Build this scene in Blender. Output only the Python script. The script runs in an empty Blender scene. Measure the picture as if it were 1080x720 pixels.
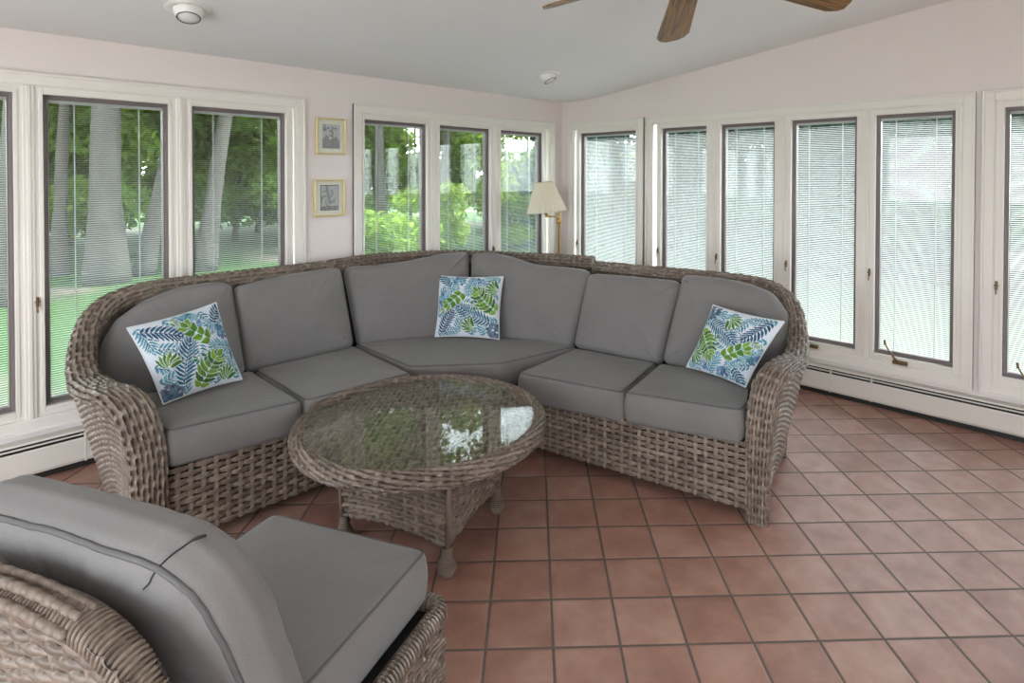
import bpy, math, random
import numpy as np
from mathutils import Vector, Matrix

random.seed(7)
RNG = np.random.default_rng(11)
scene = bpy.context.scene
COL = scene.collection
PI = math.pi
H = 1.6
XB, YA = 4.578, 4.1465          # inner faces of the two windowed walls
XW, YS = -2.7, -2.5             # inner faces of the two walls behind the camera

# ------------------------------------------------------------------ helpers
def lin(r, g, b):
    f = lambda c: (c / 255 / 12.92) if c / 255 <= .04045 else ((c / 255 + .055) / 1.055) ** 2.4
    return (f(r), f(g), f(b))

def new_mat(name):
    m = bpy.data.materials.new(name); m.use_nodes = True
    nt = m.node_tree; nt.nodes.clear()
    out = nt.nodes.new('ShaderNodeOutputMaterial')
    return m, nt, out

def N(nt, typ, **kw):
    n = nt.nodes.new(typ)
    for k, v in kw.items():
        if k.startswith('i_'):
            n.inputs[k[2:].replace('_', ' ')].default_value = v
        elif k.startswith('n_'):
            n.inputs[int(k[2:])].default_value = v
        else:
            setattr(n, k, v)
    return n

def L(nt, a, b): nt.links.new(a, b)

def simple(name, col, rough=.5, metal=0., noise=.06, scale=30., bump=0., bscale=200., spec=.5, stretch=None):
    """principled with a gentle procedural variation of tone and optional fine bump"""
    m, nt, out = new_mat(name)
    p = N(nt, 'ShaderNodeBsdfPrincipled', i_Roughness=rough, i_Metallic=metal)
    p.inputs['Specular IOR Level'].default_value = spec
    tc = N(nt, 'ShaderNodeTexCoord')
    src = tc.outputs['Object']
    if stretch:
        mp = N(nt, 'ShaderNodeMapping'); mp.inputs['Scale'].default_value = stretch
        L(nt, src, mp.inputs['Vector']); src = mp.outputs['Vector']
    nz = N(nt, 'ShaderNodeTexNoise', i_Scale=scale, i_Detail=4.)
    L(nt, src, nz.inputs['Vector'])
    mx = N(nt, 'ShaderNodeMix', data_type='RGBA')
    c = np.array(col)
    mx.inputs[6].default_value = (*np.clip(c * (1 - noise * 2), 0, 1), 1)
    mx.inputs[7].default_value = (*np.clip(c * (1 + noise * 2), 0, 1), 1)
    L(nt, nz.outputs['Fac'], mx.inputs[0]); L(nt, mx.outputs[2], p.inputs['Base Color'])
    if bump:
        bz = N(nt, 'ShaderNodeTexNoise', i_Scale=bscale, i_Detail=3.)
        L(nt, src, bz.inputs['Vector'])
        b = N(nt, 'ShaderNodeBump', i_Strength=bump, i_Distance=.002)
        L(nt, bz.outputs['Fac'], b.inputs['Height']); L(nt, b.outputs['Normal'], p.inputs['Normal'])
    L(nt, p.outputs[0], out.inputs[0])
    return m

def mesh_obj(name, verts, faces, mat=None, parent=None, smooth=False, tone=None, color=None, matidx=None, bevel=0.):
    me = bpy.data.meshes.new(name)
    v = np.asarray(verts, dtype=np.float64).reshape(-1, 3)
    if isinstance(faces, np.ndarray) and faces.ndim == 2 and faces.shape[1] == 4:
        nf = len(faces)
        me.vertices.add(len(v)); me.vertices.foreach_set('co', v.ravel())
        me.loops.add(nf * 4); me.loops.foreach_set('vertex_index', faces.astype(np.int32).ravel())
        me.polygons.add(nf)
        me.polygons.foreach_set('loop_start', np.arange(0, nf * 4, 4, dtype=np.int32))
        me.polygons.foreach_set('loop_total', np.full(nf, 4, dtype=np.int32))
        me.update(calc_edges=True); me.validate()
    else:
        me.from_pydata([tuple(x) for x in v], [], [tuple(int(i) for i in f) for f in faces])
        me.update()
    if smooth:
        me.polygons.foreach_set('use_smooth', np.ones(len(me.polygons), dtype=bool))
    if tone is not None:
        a = me.attributes.new('tone', 'FLOAT', 'POINT'); a.data.foreach_set('value', np.asarray(tone, dtype=np.float32).ravel())
    if color is not None:
        a = me.attributes.new('print', 'FLOAT_COLOR', 'POINT')
        c = np.concatenate([np.asarray(color).reshape(-1, 3), np.ones((len(v), 1))], 1).astype(np.float32)
        a.data.foreach_set('color', c.ravel())
    o = bpy.data.objects.new(name, me)
    if mat is not None:
        me.materials.append(mat)
    COL.objects.link(o)
    if parent is not None:
        attach(o, parent)
    if bevel:
        md = o.modifiers.new('edge', 'BEVEL'); md.width = bevel; md.segments = 2; md.limit_method = 'ANGLE'
    return o

def world_of(o):
    m = Matrix.LocRotScale(o.location, o.rotation_euler, o.scale)
    return (world_of(o.parent) @ o.matrix_parent_inverse @ m) if o.parent else m

def attach(o, parent):
    o.parent = parent
    o.matrix_parent_inverse = world_of(parent).inverted()

def tag(o, label, cat, group=None, kind=None):
    o['label'] = label; o['category'] = cat
    if group: o['group'] = group
    if kind: o['kind'] = kind
    return o

def empty(name, loc, label, cat, group=None, kind=None):
    o = bpy.data.objects.new(name, None); o.empty_display_size = .1
    o.location = loc; COL.objects.link(o)
    return tag(o, label, cat, group, kind)

def copy_tree(o, parent=None):
    c = o.copy(); COL.objects.link(c)
    if parent is not None:
        c.parent = parent
    for ch in list(o.children):
        copy_tree(ch, c)
    return c

def catmull(P, n=12, closed=False):
    P = np.asarray(P, float); out = []
    m = len(P)
    rng = range(m if closed else m - 1)
    for i in rng:
        if closed:
            p0, p1, p2, p3 = P[(i - 1) % m], P[i], P[(i + 1) % m], P[(i + 2) % m]
        else:
            p0 = P[i - 1] if i > 0 else 2 * P[0] - P[1]
            p1, p2 = P[i], P[i + 1]
            p3 = P[i + 2] if i + 2 < m else 2 * P[-1] - P[-2]
        for t in np.linspace(0, 1, n, endpoint=False):
            out.append(.5 * ((2 * p1) + (-p0 + p2) * t + (2 * p0 - 5 * p1 + 4 * p2 - p3) * t ** 2 + (-p0 + 3 * p1 - 3 * p2 + p3) * t ** 3))
    if not closed:
        out.append(P[-1])
    return np.array(out)

def resample(P, n, closed=False):
    P = np.asarray(P, float)
    if closed:
        P = np.vstack([P, P[:1]])
    d = np.r_[0, np.cumsum(np.linalg.norm(np.diff(P[:, :3], axis=0), axis=1))]
    t = np.linspace(0, d[-1], n + 1)
    Q = np.stack([np.interp(t, d, P[:, k]) for k in range(P.shape[1])], 1)
    return (Q[:-1] if closed else Q), d[-1]

class MB:
    def __init__(s): s.v = []; s.f = []
    def add(s, verts, faces):
        o = len(s.v); s.v += [tuple(map(float, x)) for x in verts]; s.f += [tuple(int(i) + o for i in f) for f in faces]; return s
    def box(s, x0, x1, y0, y1, z0, z1, fn=None):
        c = [(x, y, z) for z in (z0, z1) for y in (y0, y1) for x in (x0, x1)]
        if fn: c = [fn(*p) for p in c]
        return s.add(c, [(0, 2, 3, 1), (4, 5, 7, 6), (0, 1, 5, 4), (2, 6, 7, 3), (0, 4, 6, 2), (1, 3, 7, 5)])
    def tube(s, path, r, n=10, closed=False, cap=True):
        P = [Vector(p) for p in path]; m = len(P)
        R = r if hasattr(r, '__len__') else [r] * m
        up = None; base = len(s.v)
        for i in range(m):
            if closed: t = P[(i + 1) % m] - P[i - 1]
            else: t = P[min(i + 1, m - 1)] - P[max(i - 1, 0)]
            t.normalize()
            if up is None:
                up = Vector((0, 0, 1)) if abs(t.z) < .9 else Vector((1, 0, 0))
            a = t.cross(up)
            if a.length < 1e-6: a = t.orthogonal()
            a.normalize(); b = a.cross(t); b.normalize(); up = b
            for k in range(n):
                an = 2 * PI * k / n
                q = P[i] + a * (math.cos(an) * R[i]) + b * (math.sin(an) * R[i]); s.v.append(tuple(q))
        for i in range(m if closed else m - 1):
            for k in range(n):
                j = (i + 1) % m
                s.f.append((base + i * n + k, base + i * n + (k + 1) % n, base + j * n + (k + 1) % n, base + j * n + k))
        if cap and not closed:
            s.f.append(tuple(base + k for k in range(n))[::-1]); s.f.append(tuple(base + (m - 1) * n + k for k in range(n)))
        return s
    def lathe(s, prof, cx, cy, n=24, ripple=None):
        base = len(s.v); m = len(prof)
        for (r, z) in prof:
            for k in range(n):
                a = 2 * PI * k / n; rr = r * (1 + (ripple(k) if ripple else 0))
                s.v.append((cx + rr * math.cos(a), cy + rr * math.sin(a), z))
        for i in range(m - 1):
            for k in range(n):
                s.f.append((base + i * n + k, base + i * n + (k + 1) % n, base + (i + 1) * n + (k + 1) % n, base + (i + 1) * n + k))
        return s
    def prism(s, poly, z0, z1):
        n = len(poly); 
        return s.add([(x, y, z0) for x, y in poly] + [(x, y, z1) for x, y in poly],
                     [tuple(range(n))[::-1], tuple(range(n, 2 * n))] + [(i, (i + 1) % n, n + (i + 1) % n, n + i) for i in range(n)])
    def build(s, name, mat, parent=None, smooth=False, bevel=0.):
        return mesh_obj(name, s.v, s.f, mat, parent, smooth, bevel=bevel)

def grid_faces(nu, nv, closed_v=False, closed_u=False):
    """vertices indexed [i*(cols)+j]"""
    cols = nv if closed_v else nv + 1
    rows = nu if closed_u else nu + 1
    i = np.arange(nu)[:, None]; j = np.arange(nv)[None, :]
    i2 = (i + 1) % rows; j2 = (j + 1) % cols
    return np.stack([np.broadcast_to(i * cols + j, (nu, nv)), np.broadcast_to(i2 * cols + j, (nu, nv)),
                     np.broadcast_to(i2 * cols + j2, (nu, nv)), np.broadcast_to(i * cols + j2, (nu, nv))], -1).reshape(-1, 4)

# ------------------------------------------------------------------ wicker weave as real relief
def hsh(a, b):
    x = np.sin(a * 127.1 + b * 311.7) * 43758.5453
    return x - np.floor(x)

def relief(U, V, A=.004, B=.0035, D=.006, shift=1., split=True, sw=.13, hw_=.43):
    """height of a woven surface; U counts stakes, V counts weaver rows; also the strand tone and where the gaps are"""
    r = np.floor(V); vf = V - r - .5
    ph = U + r * shift
    c = np.cos(PI * ph)
    c = np.sign(c) * np.abs(c) ** .8
    half = hw_ * (.80 + .20 * c)
    inside = np.abs(vf) < half
    q = np.clip(np.abs(vf) / half, 0, 1)
    prof = np.sqrt(1 - q ** 2 * .999)
    if split:
        prof = .4 * prof + .6 * np.sqrt(np.clip(1 - ((q - .5) / .55) ** 2, 0, 1))
    hw = np.where(inside, A * c + B * (prof - 1), -1.)
    du = np.abs(U - np.round(U))
    d2 = (du - sw * .5) / (sw * .5)
    hs = np.where(du < sw, -A * .1 + B * (np.sqrt(np.clip(1 - d2 ** 2, 0, 1)) - 1), -1.)
    h = np.maximum(np.maximum(hw, hs), -D)
    gap = ~inside & (du >= sw)
    seg = np.floor((ph + .5) / 2.)
    tone = np.where(hw >= hs, .3 + .3 * hsh(r, seg) + .2 * hsh(r, 9.1) , .5 + .35 * hsh(np.round(U) + 37., 3.3))
    return h, tone, gap

def weave(name, Pts, U, V, mat, parent, closed_v=False, closed_u=False, flip=False, **kw):
    P = np.asarray(Pts, float); nu, nv = P.shape[0], P.shape[1]
    def grad(a, axis, closed):
        if closed: return np.roll(a, -1, axis) - np.roll(a, 1, axis)
        return np.gradient(a, axis=axis)
    n = np.cross(grad(P, 0, closed_u), grad(P, 1, closed_v)); n /= (np.linalg.norm(n, axis=2, keepdims=True) + 1e-12)
    if flip: n = -n
    h, tone, gap = relief(U, V, **kw)
    Q = P + n * h[..., None]
    F = grid_faces(nu if closed_u else nu - 1, nv if closed_v else nv - 1, closed_v, closed_u)
    F = F[~gap.ravel()[F].all(1)]
    if flip: F = F[:, ::-1]
    return mesh_obj(name, Q.reshape(-1, 3), F, mat, parent, smooth=True, tone=tone)

def weave_ruled(name, C0, C1, mat, parent, pu=.050, pv=.030, su=7, sv=7, flip=False, swap=False, **kw):
    """woven panel between two curves (C0 at the bottom, C1 at the top)"""
    C0 = np.asarray(C0, float); C1 = np.asarray(C1, float)
    a, l0 = resample(C0, 4); b, l1 = resample(C1, 4)
    lu = max(l0, l1); lv = np.linalg.norm(a - b, axis=1).max()
    ns, nr = max(1, round(lu / pu)), max(1, round(lv / pv))
    nu, nv = ns * su, nr * sv
    A0, _ = resample(C0, nu); A1, _ = resample(C1, nu)
    t = np.linspace(0, 1, nv + 1)[None, :, None]
    P = A0[:, None, :] * (1 - t) + A1[:, None, :] * t
    U = np.broadcast_to(np.linspace(0, ns, nu + 1)[:, None], (nu + 1, nv + 1)); V = np.broadcast_to(np.linspace(0, nr, nv + 1)[None, :], (nu + 1, nv + 1))
    if swap: U, V = V, U
    return weave(name, P, U, V, mat, parent, flip=flip, **kw)

def sweep_weave(name, path, mat, parent, pu=.045, rows=14, su=7, sv=6, power=2.6, swap=False, flip=False, **kw):
    """path rows: x,y,z, heading(deg), half width a, half thickness b ; woven band all round"""
    D = catmull(path, 14)
    _, ln = resample(D, 4)
    ns = max(2, round(ln / pu)); nu = ns * su
    Q, ln = resample(D, nu)
    nv = rows * sv
    T = np.gradient(Q[:, :3], axis=0); T /= np.linalg.norm(T, axis=1, keepdims=True)
    hd = np.radians(Q[:, 3]); W = np.stack([np.sin(hd), -np.cos(hd), 0 * hd], 1)
    W -= T * (W * T).sum(1, keepdims=True); W /= np.linalg.norm(W, axis=1, keepdims=True)
    Bn = np.cross(W, T)
    an = np.linspace(0, 2 * PI, nv, endpoint=False)
    cx = np.sign(np.cos(an)) * np.abs(np.cos(an)) ** (2 / power); cy = np.sign(np.sin(an)) * np.abs(np.sin(an)) ** (2 / power)
    ar, br = Q[:, 4].mean(), Q[:, 5].mean()                     # even strand widths round the section
    fine = np.linspace(0, 2 * PI, 721); fx_ = np.sign(np.cos(fine)) * np.abs(np.cos(fine)) ** (2 / power); fy_ = np.sign(np.sin(fine)) * np.abs(np.sin(fine)) ** (2 / power)
    al = np.r_[0, np.cumsum(np.hypot(np.diff(fx_) * ar, np.diff(fy_) * br))]; tt_ = np.linspace(0, al[-1], nv, endpoint=False)
    cx, cy = np.interp(tt_, al, fx_), np.interp(tt_, al, fy_)
    P = Q[:, None, :3] + W[:, None, :] * (cx[None, :, None] * Q[:, 4][:, None, None]) + Bn[:, None, :] * (cy[None, :, None] * Q[:, 5][:, None, None])
    U = np.broadcast_to(np.linspace(0, ns, nu + 1)[:, None], P.shape[:2]); V = np.broadcast_to(np.linspace(0, rows, nv, endpoint=False)[None, :], P.shape[:2])
    if swap: U, V = V, U
    o = weave(name, P, U, V, mat, parent, closed_v=True, flip=flip, **kw)
    for i, sg in ((0, 1), (-1, -1)):
        mb = MB(); c = P[i].mean(0); R_ = c + (P[i] - c) * .93 + T[i] * sg * .004
        mb.add(R_, [tuple(range(len(R_)))]); mb.build('end_cap', M['wicker_plain'], o)
    return o

# ------------------------------------------------------------------ soft cushions
def fillet(poly, radii, n=8):
    """round the corners of a 3D polygon"""
    P = [np.array(p, float) for p in poly]; m = len(P); out = []
    for i in range(m):
        a, b, c = P[i - 1], P[i], P[(i + 1) % m]
        r = radii[i] if hasattr(radii, '__len__') else radii
        u = a - b; w = c - b; lu, lw = np.linalg.norm(u), np.linalg.norm(w); u /= lu; w /= lw
        ang = math.acos(max(-1, min(1, float(u @ w)))); 
        if r <= 0 or ang > 3.0:
            out.append(b); continue
        d = min(r / math.tan(ang / 2), lu * .48, lw * .48)
        p0, p1 = b + u * d, b + w * d
        for t in np.linspace(0, 1, n):
            out.append((1 - t) ** 2 * p0 + 2 * t * (1 - t) * b + t ** 2 * p1)
    return np.array(out)

def cushion(name, outline, down, thick, mat, pipe_mat, parent, er=.03, crown=.02, npt=180, pipe=(1, 1), wr=.004, pipe_r=.0045, seed=0):
    """outline: closed 3D loop of the visible (top/front) face edge; down: vector from that face to the other one"""
    C, _ = resample(outline, npt, closed=True)
    d = np.array(down, float); d /= np.linalg.norm(d)
    cen = C.mean(0)
    T = np.roll(C, -1, 0) - np.roll(C, 1, 0); T /= np.linalg.norm(T, axis=1, keepdims=True)
    dn = np.broadcast_to(d, C.shape)
    inn = np.cross(dn, T); sgn = np.sign(((cen - C) * inn).sum()); inn = inn * sgn
    inn /= np.linalg.norm(inn, axis=1, keepdims=True)
    prof = []                                      # (inset, depth below the face, lerp to centre)
    K = 5
    for w in (1., .8, .6, .42, .28, .16, .07):
        prof.append((er, 0., w))
    for k in range(K + 1):
        a = k / K * PI / 2
        prof.append((er * (1 - math.sin(a)), er * (1 - math.cos(a)), 0.))
    nb = 4
    for k in range(1, nb):
        prof.append((-.006 * math.sin(PI * k / nb), er + (thick - 2 * er) * k / nb, 0.))
    for k in range(K + 1):
        a = (1 - k / K) * PI / 2
        prof.append((er * (1 - math.sin(a)), thick - er * (1 - math.cos(a)), 0.))
    for w in (.07, .16, .28, .42, .6, .8, 1.):
        prof.append((er, thick, w))
    rs = np.random.default_rng(seed)
    ph = rs.uniform(0, 6.28, 6)
    verts = []
    ci = cen
    fq = np.fft.fftfreq(npt) * npt
    for (ins, dep, w) in prof:
        base = C + inn * ins
        if w > 0:                                   # corners melt away towards the middle
            sg_ = 2 * PI * .16 * min(1, w * 1.6)
            base = np.real(np.fft.ifft(np.fft.fft(base, axis=0) * np.exp(-.5 * (fq * sg_) ** 2)[:, None], axis=0))
        ring = base * (1 - w) + (ci) * w + d * dep
        s = 1 - (1 - w) ** 2.2
        sg = -1 if dep < thick * .5 else .6
        ring = ring + d * (sg * crown * s)
        if w < 1:
            th = np.linspace(0, 2 * PI, npt, endpoint=False)
            wv = np.sin(th * 7 + ph[0]) * .5 + np.sin(th * 13 + ph[1]) * .35 + np.sin(th * 23 + ph[2]) * .25 + (np.sin(th * 37 + ph[3]) + np.sin(th * 53 + ph[4])) * .22 * wr / .004
            ring = ring + d * (wr * wv * (1 - w) ** 3 * (.4 if w == 0 else 1))[:, None] * (1 if dep < thick * .5 else -1)
        verts.append(ring)
    Vv = np.array(verts)
    global RINGS
    RINGS = Vv
    F = grid_faces(len(prof) - 1, npt, closed_v=True)
    o = mesh_obj(name, Vv.reshape(-1, 3), F, mat, parent, smooth=True)
    k1 = 7 + 2; 
    for side, on in enumerate(pipe):
        if not on: continue
        ring = Vv[k1] if side == 0 else Vv[len(prof) - 1 - k1]
        mb = MB(); mb.tube(ring, pipe_r, 6, closed=True)
        mb.build('piping', pipe_mat, o, smooth=True)
    return o

# ------------------------------------------------------------------ materials
M = {}
M['wall'] = simple('wall_paint', lin(230, 221, 218), .85, noise=.012, scale=3, bump=.05, bscale=300)
M['ceiling'] = simple('ceiling_paint', lin(240, 240, 240), .9, noise=.01, scale=2, bump=.04, bscale=250)
M['trim'] = simple('cream_trim_paint', lin(230, 226, 219), .42, noise=.015, scale=6)
M['sash'] = simple('mauve_brown_sash', lin(116, 106, 106), .45, noise=.04, scale=12)
M['slat'] = None
M['bronze'] = simple('aged_bronze', lin(120, 98, 66), .45, .7, noise=.1, scale=40)
M['dark'] = simple('dark_metal', lin(40, 38, 36), .5, .3)
M['brass'] = simple('brass', lin(190, 158, 92), .28, .9, noise=.06, scale=25)
M['gilt'] = simple('gilt_frame', lin(226, 208, 160), .35, .5, noise=.08, scale=60)
M['mat_board'] = simple('ivory_mat_board', lin(232, 226, 214), .9, noise=.01)
M['heater'] = simple('heater_enamel', lin(214, 209, 200), .45, noise=.02, scale=5)
M['black'] = simple('black_webbing', lin(22, 22, 24), .7)
M['foot'] = simple('brown_foot_cap', lin(92, 78, 66), .5, .2)
M['gap_dark'] = simple('dark_seam', lin(44, 44, 45), .9)
M['gap'] = simple('grey_gap_shade', lin(92, 90, 88), .6)
M['deck'] = simple('dark_seat_deck', lin(48, 42, 38), .9)
M['white_enamel'] = simple('white_enamel', lin(236, 236, 232), .4, noise=.01)
M['bulb'] = simple('frosted_reflector_bulb', lin(226, 226, 224), .25, noise=.02)

def fabric():
    m, nt, out = new_mat('grey_woven_fabric')
    p = N(nt, 'ShaderNodeBsdfPrincipled', i_Roughness=.85); p.inputs['Specular IOR Level'].default_value = .25
    p.inputs['Sheen Weight'].default_value = .15
    tc = N(nt, 'ShaderNodeTexCoord')
    n1 = N(nt, 'ShaderNodeTexNoise', i_Scale=420., i_Detail=2.); L(nt, tc.outputs['Object'], n1.inputs['Vector'])
    n2 = N(nt, 'ShaderNodeTexNoise', i_Scale=5., i_Detail=3.); L(nt, tc.outputs['Object'], n2.inputs['Vector'])
    a = N(nt, 'ShaderNodeMath', operation='MULTIPLY_ADD', n_1=.35, n_2=.0); L(nt, n2.outputs['Fac'], a.inputs[0])
    b = N(nt, 'ShaderNodeMath', operation='MULTIPLY_ADD', n_1=.65); L(nt, n1.outputs['Fac'], b.inputs[0]); L(nt, a.outputs[0], b.inputs[2])
    r = N(nt, 'ShaderNodeValToRGB'); r.color_ramp.elements[0].position = .2; r.color_ramp.elements[1].position = .8
    r.color_ramp.elements[0].color = (*lin(104, 102, 101), 1); r.color_ramp.elements[1].color = (*lin(129, 126, 124), 1)
    L(nt, b.outputs[0], r.inputs[0]); L(nt, r.outputs[0], p.inputs['Base Color'])
    bp = N(nt, 'ShaderNodeBump', i_Strength=.12, i_Distance=.001); L(nt, n1.outputs['Fac'], bp.inputs['Height']); L(nt, bp.outputs[0], p.inputs['Normal'])
    L(nt, p.outputs[0], out.inputs[0]); return m
M['fabric'] = fabric()
M['piping'] = simple('grey_piping', lin(92, 91, 91), .8, noise=.05)

def wicker(name, dark, mid, light):
    m, nt, out = new_mat(name)
    p = N(nt, 'ShaderNodeBsdfPrincipled', i_Roughness=.38); p.inputs['Specular IOR Level'].default_value = .5
    at = N(nt, 'ShaderNodeAttribute', attribute_name='tone')
    tc = N(nt, 'ShaderNodeTexCoord')
    nz = N(nt, 'ShaderNodeTexNoise', i_Scale=70., i_Detail=3.); L(nt, tc.outputs['Object'], nz.inputs['Vector'])
    a = N(nt, 'ShaderNodeMath', operation='MULTIPLY_ADD', n_1=.5, n_2=-.25); L(nt, nz.outputs['Fac'], a.inputs[0])
    b = N(nt, 'ShaderNodeMath', operation='ADD'); L(nt, at.outputs['Fac'], b.inputs[0]); L(nt, a.outputs[0], b.inputs[1])
    r = N(nt, 'ShaderNodeValToRGB'); e = r.color_ramp.elements
    e[0].position = .1; e[0].color = (*lin(*dark), 1); e[1].position = .95; e[1].color = (*lin(*light), 1)
    k = e.new(.5); k.color = (*lin(*mid), 1)
    L(nt, b.outputs[0], r.inputs[0]); L(nt, r.outputs[0], p.inputs['Base Color'])
    L(nt, p.outputs[0], out.inputs[0]); return m
M['wicker_plain'] = simple('plain_cane', lin(118, 104, 92), .5, noise=.1, scale=40)
M['wicker'] = wicker('brown_grey_wicker', (70, 60, 51), (108, 95, 84), (150, 137, 123))

def floor_mat():
    m, nt, out = new_mat('terracotta_tiles')
    p = N(nt, 'ShaderNodeBsdfPrincipled'); p.inputs['Specular IOR Level'].default_value = .7
    g = N(nt, 'ShaderNodeTexCoord')
    ts = .2292; o = (1.4583, 1.3544); e1 = (.7067, -.7075); e2 = (.7075, .7067)
    def axis(e):
        d = N(nt, 'ShaderNodeVectorMath', operation='DOT_PRODUCT'); d.inputs[1].default_value = (*e, 0)
        L(nt, g.outputs['Object'], d.inputs[0])
        a = N(nt, 'ShaderNodeMath', operation='MULTIPLY_ADD', n_1=1 / ts, n_2=-(o[0] * e[0] + o[1] * e[1]) / ts); L(nt, d.outputs['Value'], a.inputs[0])
        fl = N(nt, 'ShaderNodeMath', operation='FLOOR'); L(nt, a.outputs[0], fl.inputs[0])
        fr = N(nt, 'ShaderNodeMath', operation='FRACT'); L(nt, a.outputs[0], fr.inputs[0])
        c = N(nt, 'ShaderNodeMath', operation='SUBTRACT', n_1=.5); L(nt, fr.outputs[0], c.inputs[0])
        ab = N(nt, 'ShaderNodeMath', operation='ABSOLUTE'); L(nt, c.outputs[0], ab.inputs[0])
        return fl.outputs[0], ab.outputs[0]
    f1, a1 = axis(e1); f2, a2 = axis(e2)
    mxm = N(nt, 'ShaderNodeMath', operation='MAXIMUM'); L(nt, a1, mxm.inputs[0]); L(nt, a2, mxm.inputs[1])
    grout = N(nt, 'ShaderNodeMapRange', n_1=.4755, n_2=.4835); L(nt, mxm.outputs[0], grout.inputs[0])
    cell = N(nt, 'ShaderNodeCombineXYZ'); L(nt, f1, cell.inputs[0]); L(nt, f2, cell.inputs[1])
    wn = N(nt, 'ShaderNodeTexWhiteNoise', noise_dimensions='2D'); L(nt, cell.outputs[0], wn.inputs['Vector'])
    off = N(nt, 'ShaderNodeVectorMath', operation='MULTIPLY_ADD'); off.inputs[1].default_value = (3.7, 5.1, 0); L(nt, cell.outputs[0], off.inputs[0]); L(nt, g.outputs['Object'], off.inputs[2])
    nz = N(nt, 'ShaderNodeTexNoise', i_Scale=7., i_Detail=4., i_Roughness=.6); L(nt, off.outputs[0], nz.inputs['Vector'])
    s = N(nt, 'ShaderNodeMath', operation='MULTIPLY_ADD', n_1=.22); L(nt, wn.outputs['Value'], s.inputs[0])
    s2 = N(nt, 'ShaderNodeMath', operation='MULTIPLY', n_1=.85); L(nt, nz.outputs['Fac'], s2.inputs[0]); L(nt, s2.outputs[0], s.inputs[2])
    r = N(nt, 'ShaderNodeValToRGB'); e = r.color_ramp.elements
    e[0].position = .25; e[0].color = (*lin(130, 90, 76), 1); e[1].position = .82; e[1].color = (*lin(178, 142, 126), 1)
    k = e.new(.52); k.color = (*lin(156, 115, 100), 1)
    L(nt, s.outputs[0], r.inputs[0])
    mx = N(nt, 'ShaderNodeMix', data_type='RGBA'); mx.inputs[7].default_value = (*lin(92, 82, 73), 1)
    L(nt, grout.outputs[0], mx.inputs[0]); L(nt, r.outputs[0], mx.inputs[6]); L(nt, mx.outputs[2], p.inputs['Base Color'])
    rg = N(nt, 'ShaderNodeMapRange', n_3=.42, n_4=.85); L(nt, grout.outputs[0], rg.inputs[0]); L(nt, rg.outputs[0], p.inputs['Roughness'])
    inv = N(nt, 'ShaderNodeMapRange', n_1=.455, n_2=.484, n_3=1., n_4=0.); L(nt, mxm.outputs[0], inv.inputs[0])
    hh = N(nt, 'ShaderNodeMath', operation='MULTIPLY_ADD', n_1=.12); L(nt, nz.outputs['Fac'], hh.inputs[0]); L(nt, inv.outputs[0], hh.inputs[2])
    bp = N(nt, 'ShaderNodeBump', i_Strength=.5, i_Distance=.003); L(nt, hh.outputs[0], bp.inputs['Height']); L(nt, bp.outputs[0], p.inputs['Normal'])
    L(nt, p.outputs[0], out.inputs[0]); return m
M['floor'] = floor_mat()

def glass(name, tint, refl=1., rough=0.):
    m, nt, out = new_mat(name)
    t = N(nt, 'ShaderNodeBsdfTransparent'); t.inputs[0].default_value = (*tint, 1)
    g = N(nt, 'ShaderNodeBsdfGlossy', i_Roughness=rough); g.inputs[0].default_value = (1, 1, 1, 1)
    fr = N(nt, 'ShaderNodeFresnel', i_IOR=1.5)
    ge = N(nt, 'ShaderNodeNewGeometry'); io = N(nt, 'ShaderNodeMapRange', n_3=1.5, n_4=1 / 1.5)   # same reflectance from both faces of the sheet
    L(nt, ge.outputs['Backfacing'], io.inputs[0]); L(nt, io.outputs[0], fr.inputs['IOR'])
    mu = N(nt, 'ShaderNodeMath', operation='MULTIPLY', n_1=refl); L(nt, fr.outputs[0], mu.inputs[0])
    mx = N(nt, 'ShaderNodeMixShader'); L(nt, mu.outputs[0], mx.inputs[0]); L(nt, t.outputs[0], mx.inputs[1]); L(nt, g.outputs[0], mx.inputs[2])
    L(nt, mx.outputs[0], out.inputs[0]); return m
M['pane'] = glass('window_glass', (.97, .985, .975), .45)
M['table_glass'] = glass('table_glass', (.95, .97, .95), .45)

def thin(name, col, trans, rough=.6, noise=.1, scale=8., tw=.4):
    """thin sheet that scatters light on both sides (leaf, slat, lamp shade)"""
    m, nt, out = new_mat(name)
    tc = N(nt, 'ShaderNodeTexCoord')
    nz = N(nt, 'ShaderNodeTexNoise', i_Scale=scale, i_Detail=2.); L(nt, tc.outputs['Object'], nz.inputs['Vector'])
    def mixc(c):
        mx = N(nt, 'ShaderNodeMix', data_type='RGBA'); c = np.array(c)
        mx.inputs[6].default_value = (*np.clip(c * (1 - noise * 2), 0, 1), 1); mx.inputs[7].default_value = (*np.clip(c * (1 + noise * 2), 0, 1), 1)
        L(nt, nz.outputs['Fac'], mx.inputs[0]); return mx.outputs[2]
    d = N(nt, 'ShaderNodeBsdfDiffuse'); L(nt, mixc(col), d.inputs[0])
    t = N(nt, 'ShaderNodeBsdfTranslucent'); L(nt, mixc(trans), t.inputs[0])
    mx = N(nt, 'ShaderNodeMixShader', n_0=tw); L(nt, d.outputs[0], mx.inputs[1]); L(nt, t.outputs[0], mx.inputs[2])
    L(nt, mx.outputs[0], out.inputs[0]); return m
M['slat'] = thin('white_blind_slat', (.68, .69, .695), (.70, .71, .71), noise=.0, tw=.36)
M['shade'] = thin('pleated_ivory_shade', lin(250, 246, 236), lin(252, 246, 232), noise=.01, tw=.55)
M['leaf'] = thin('broad_leaf', (.10, .165, .035), (.36, .50, .07), noise=.35, scale=.9, tw=.5)
M['leaf_dark'] = thin('evergreen_leaf', (.035, .07, .05), (.05, .10, .06), noise=.35, scale=1.2, tw=.35)
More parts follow.
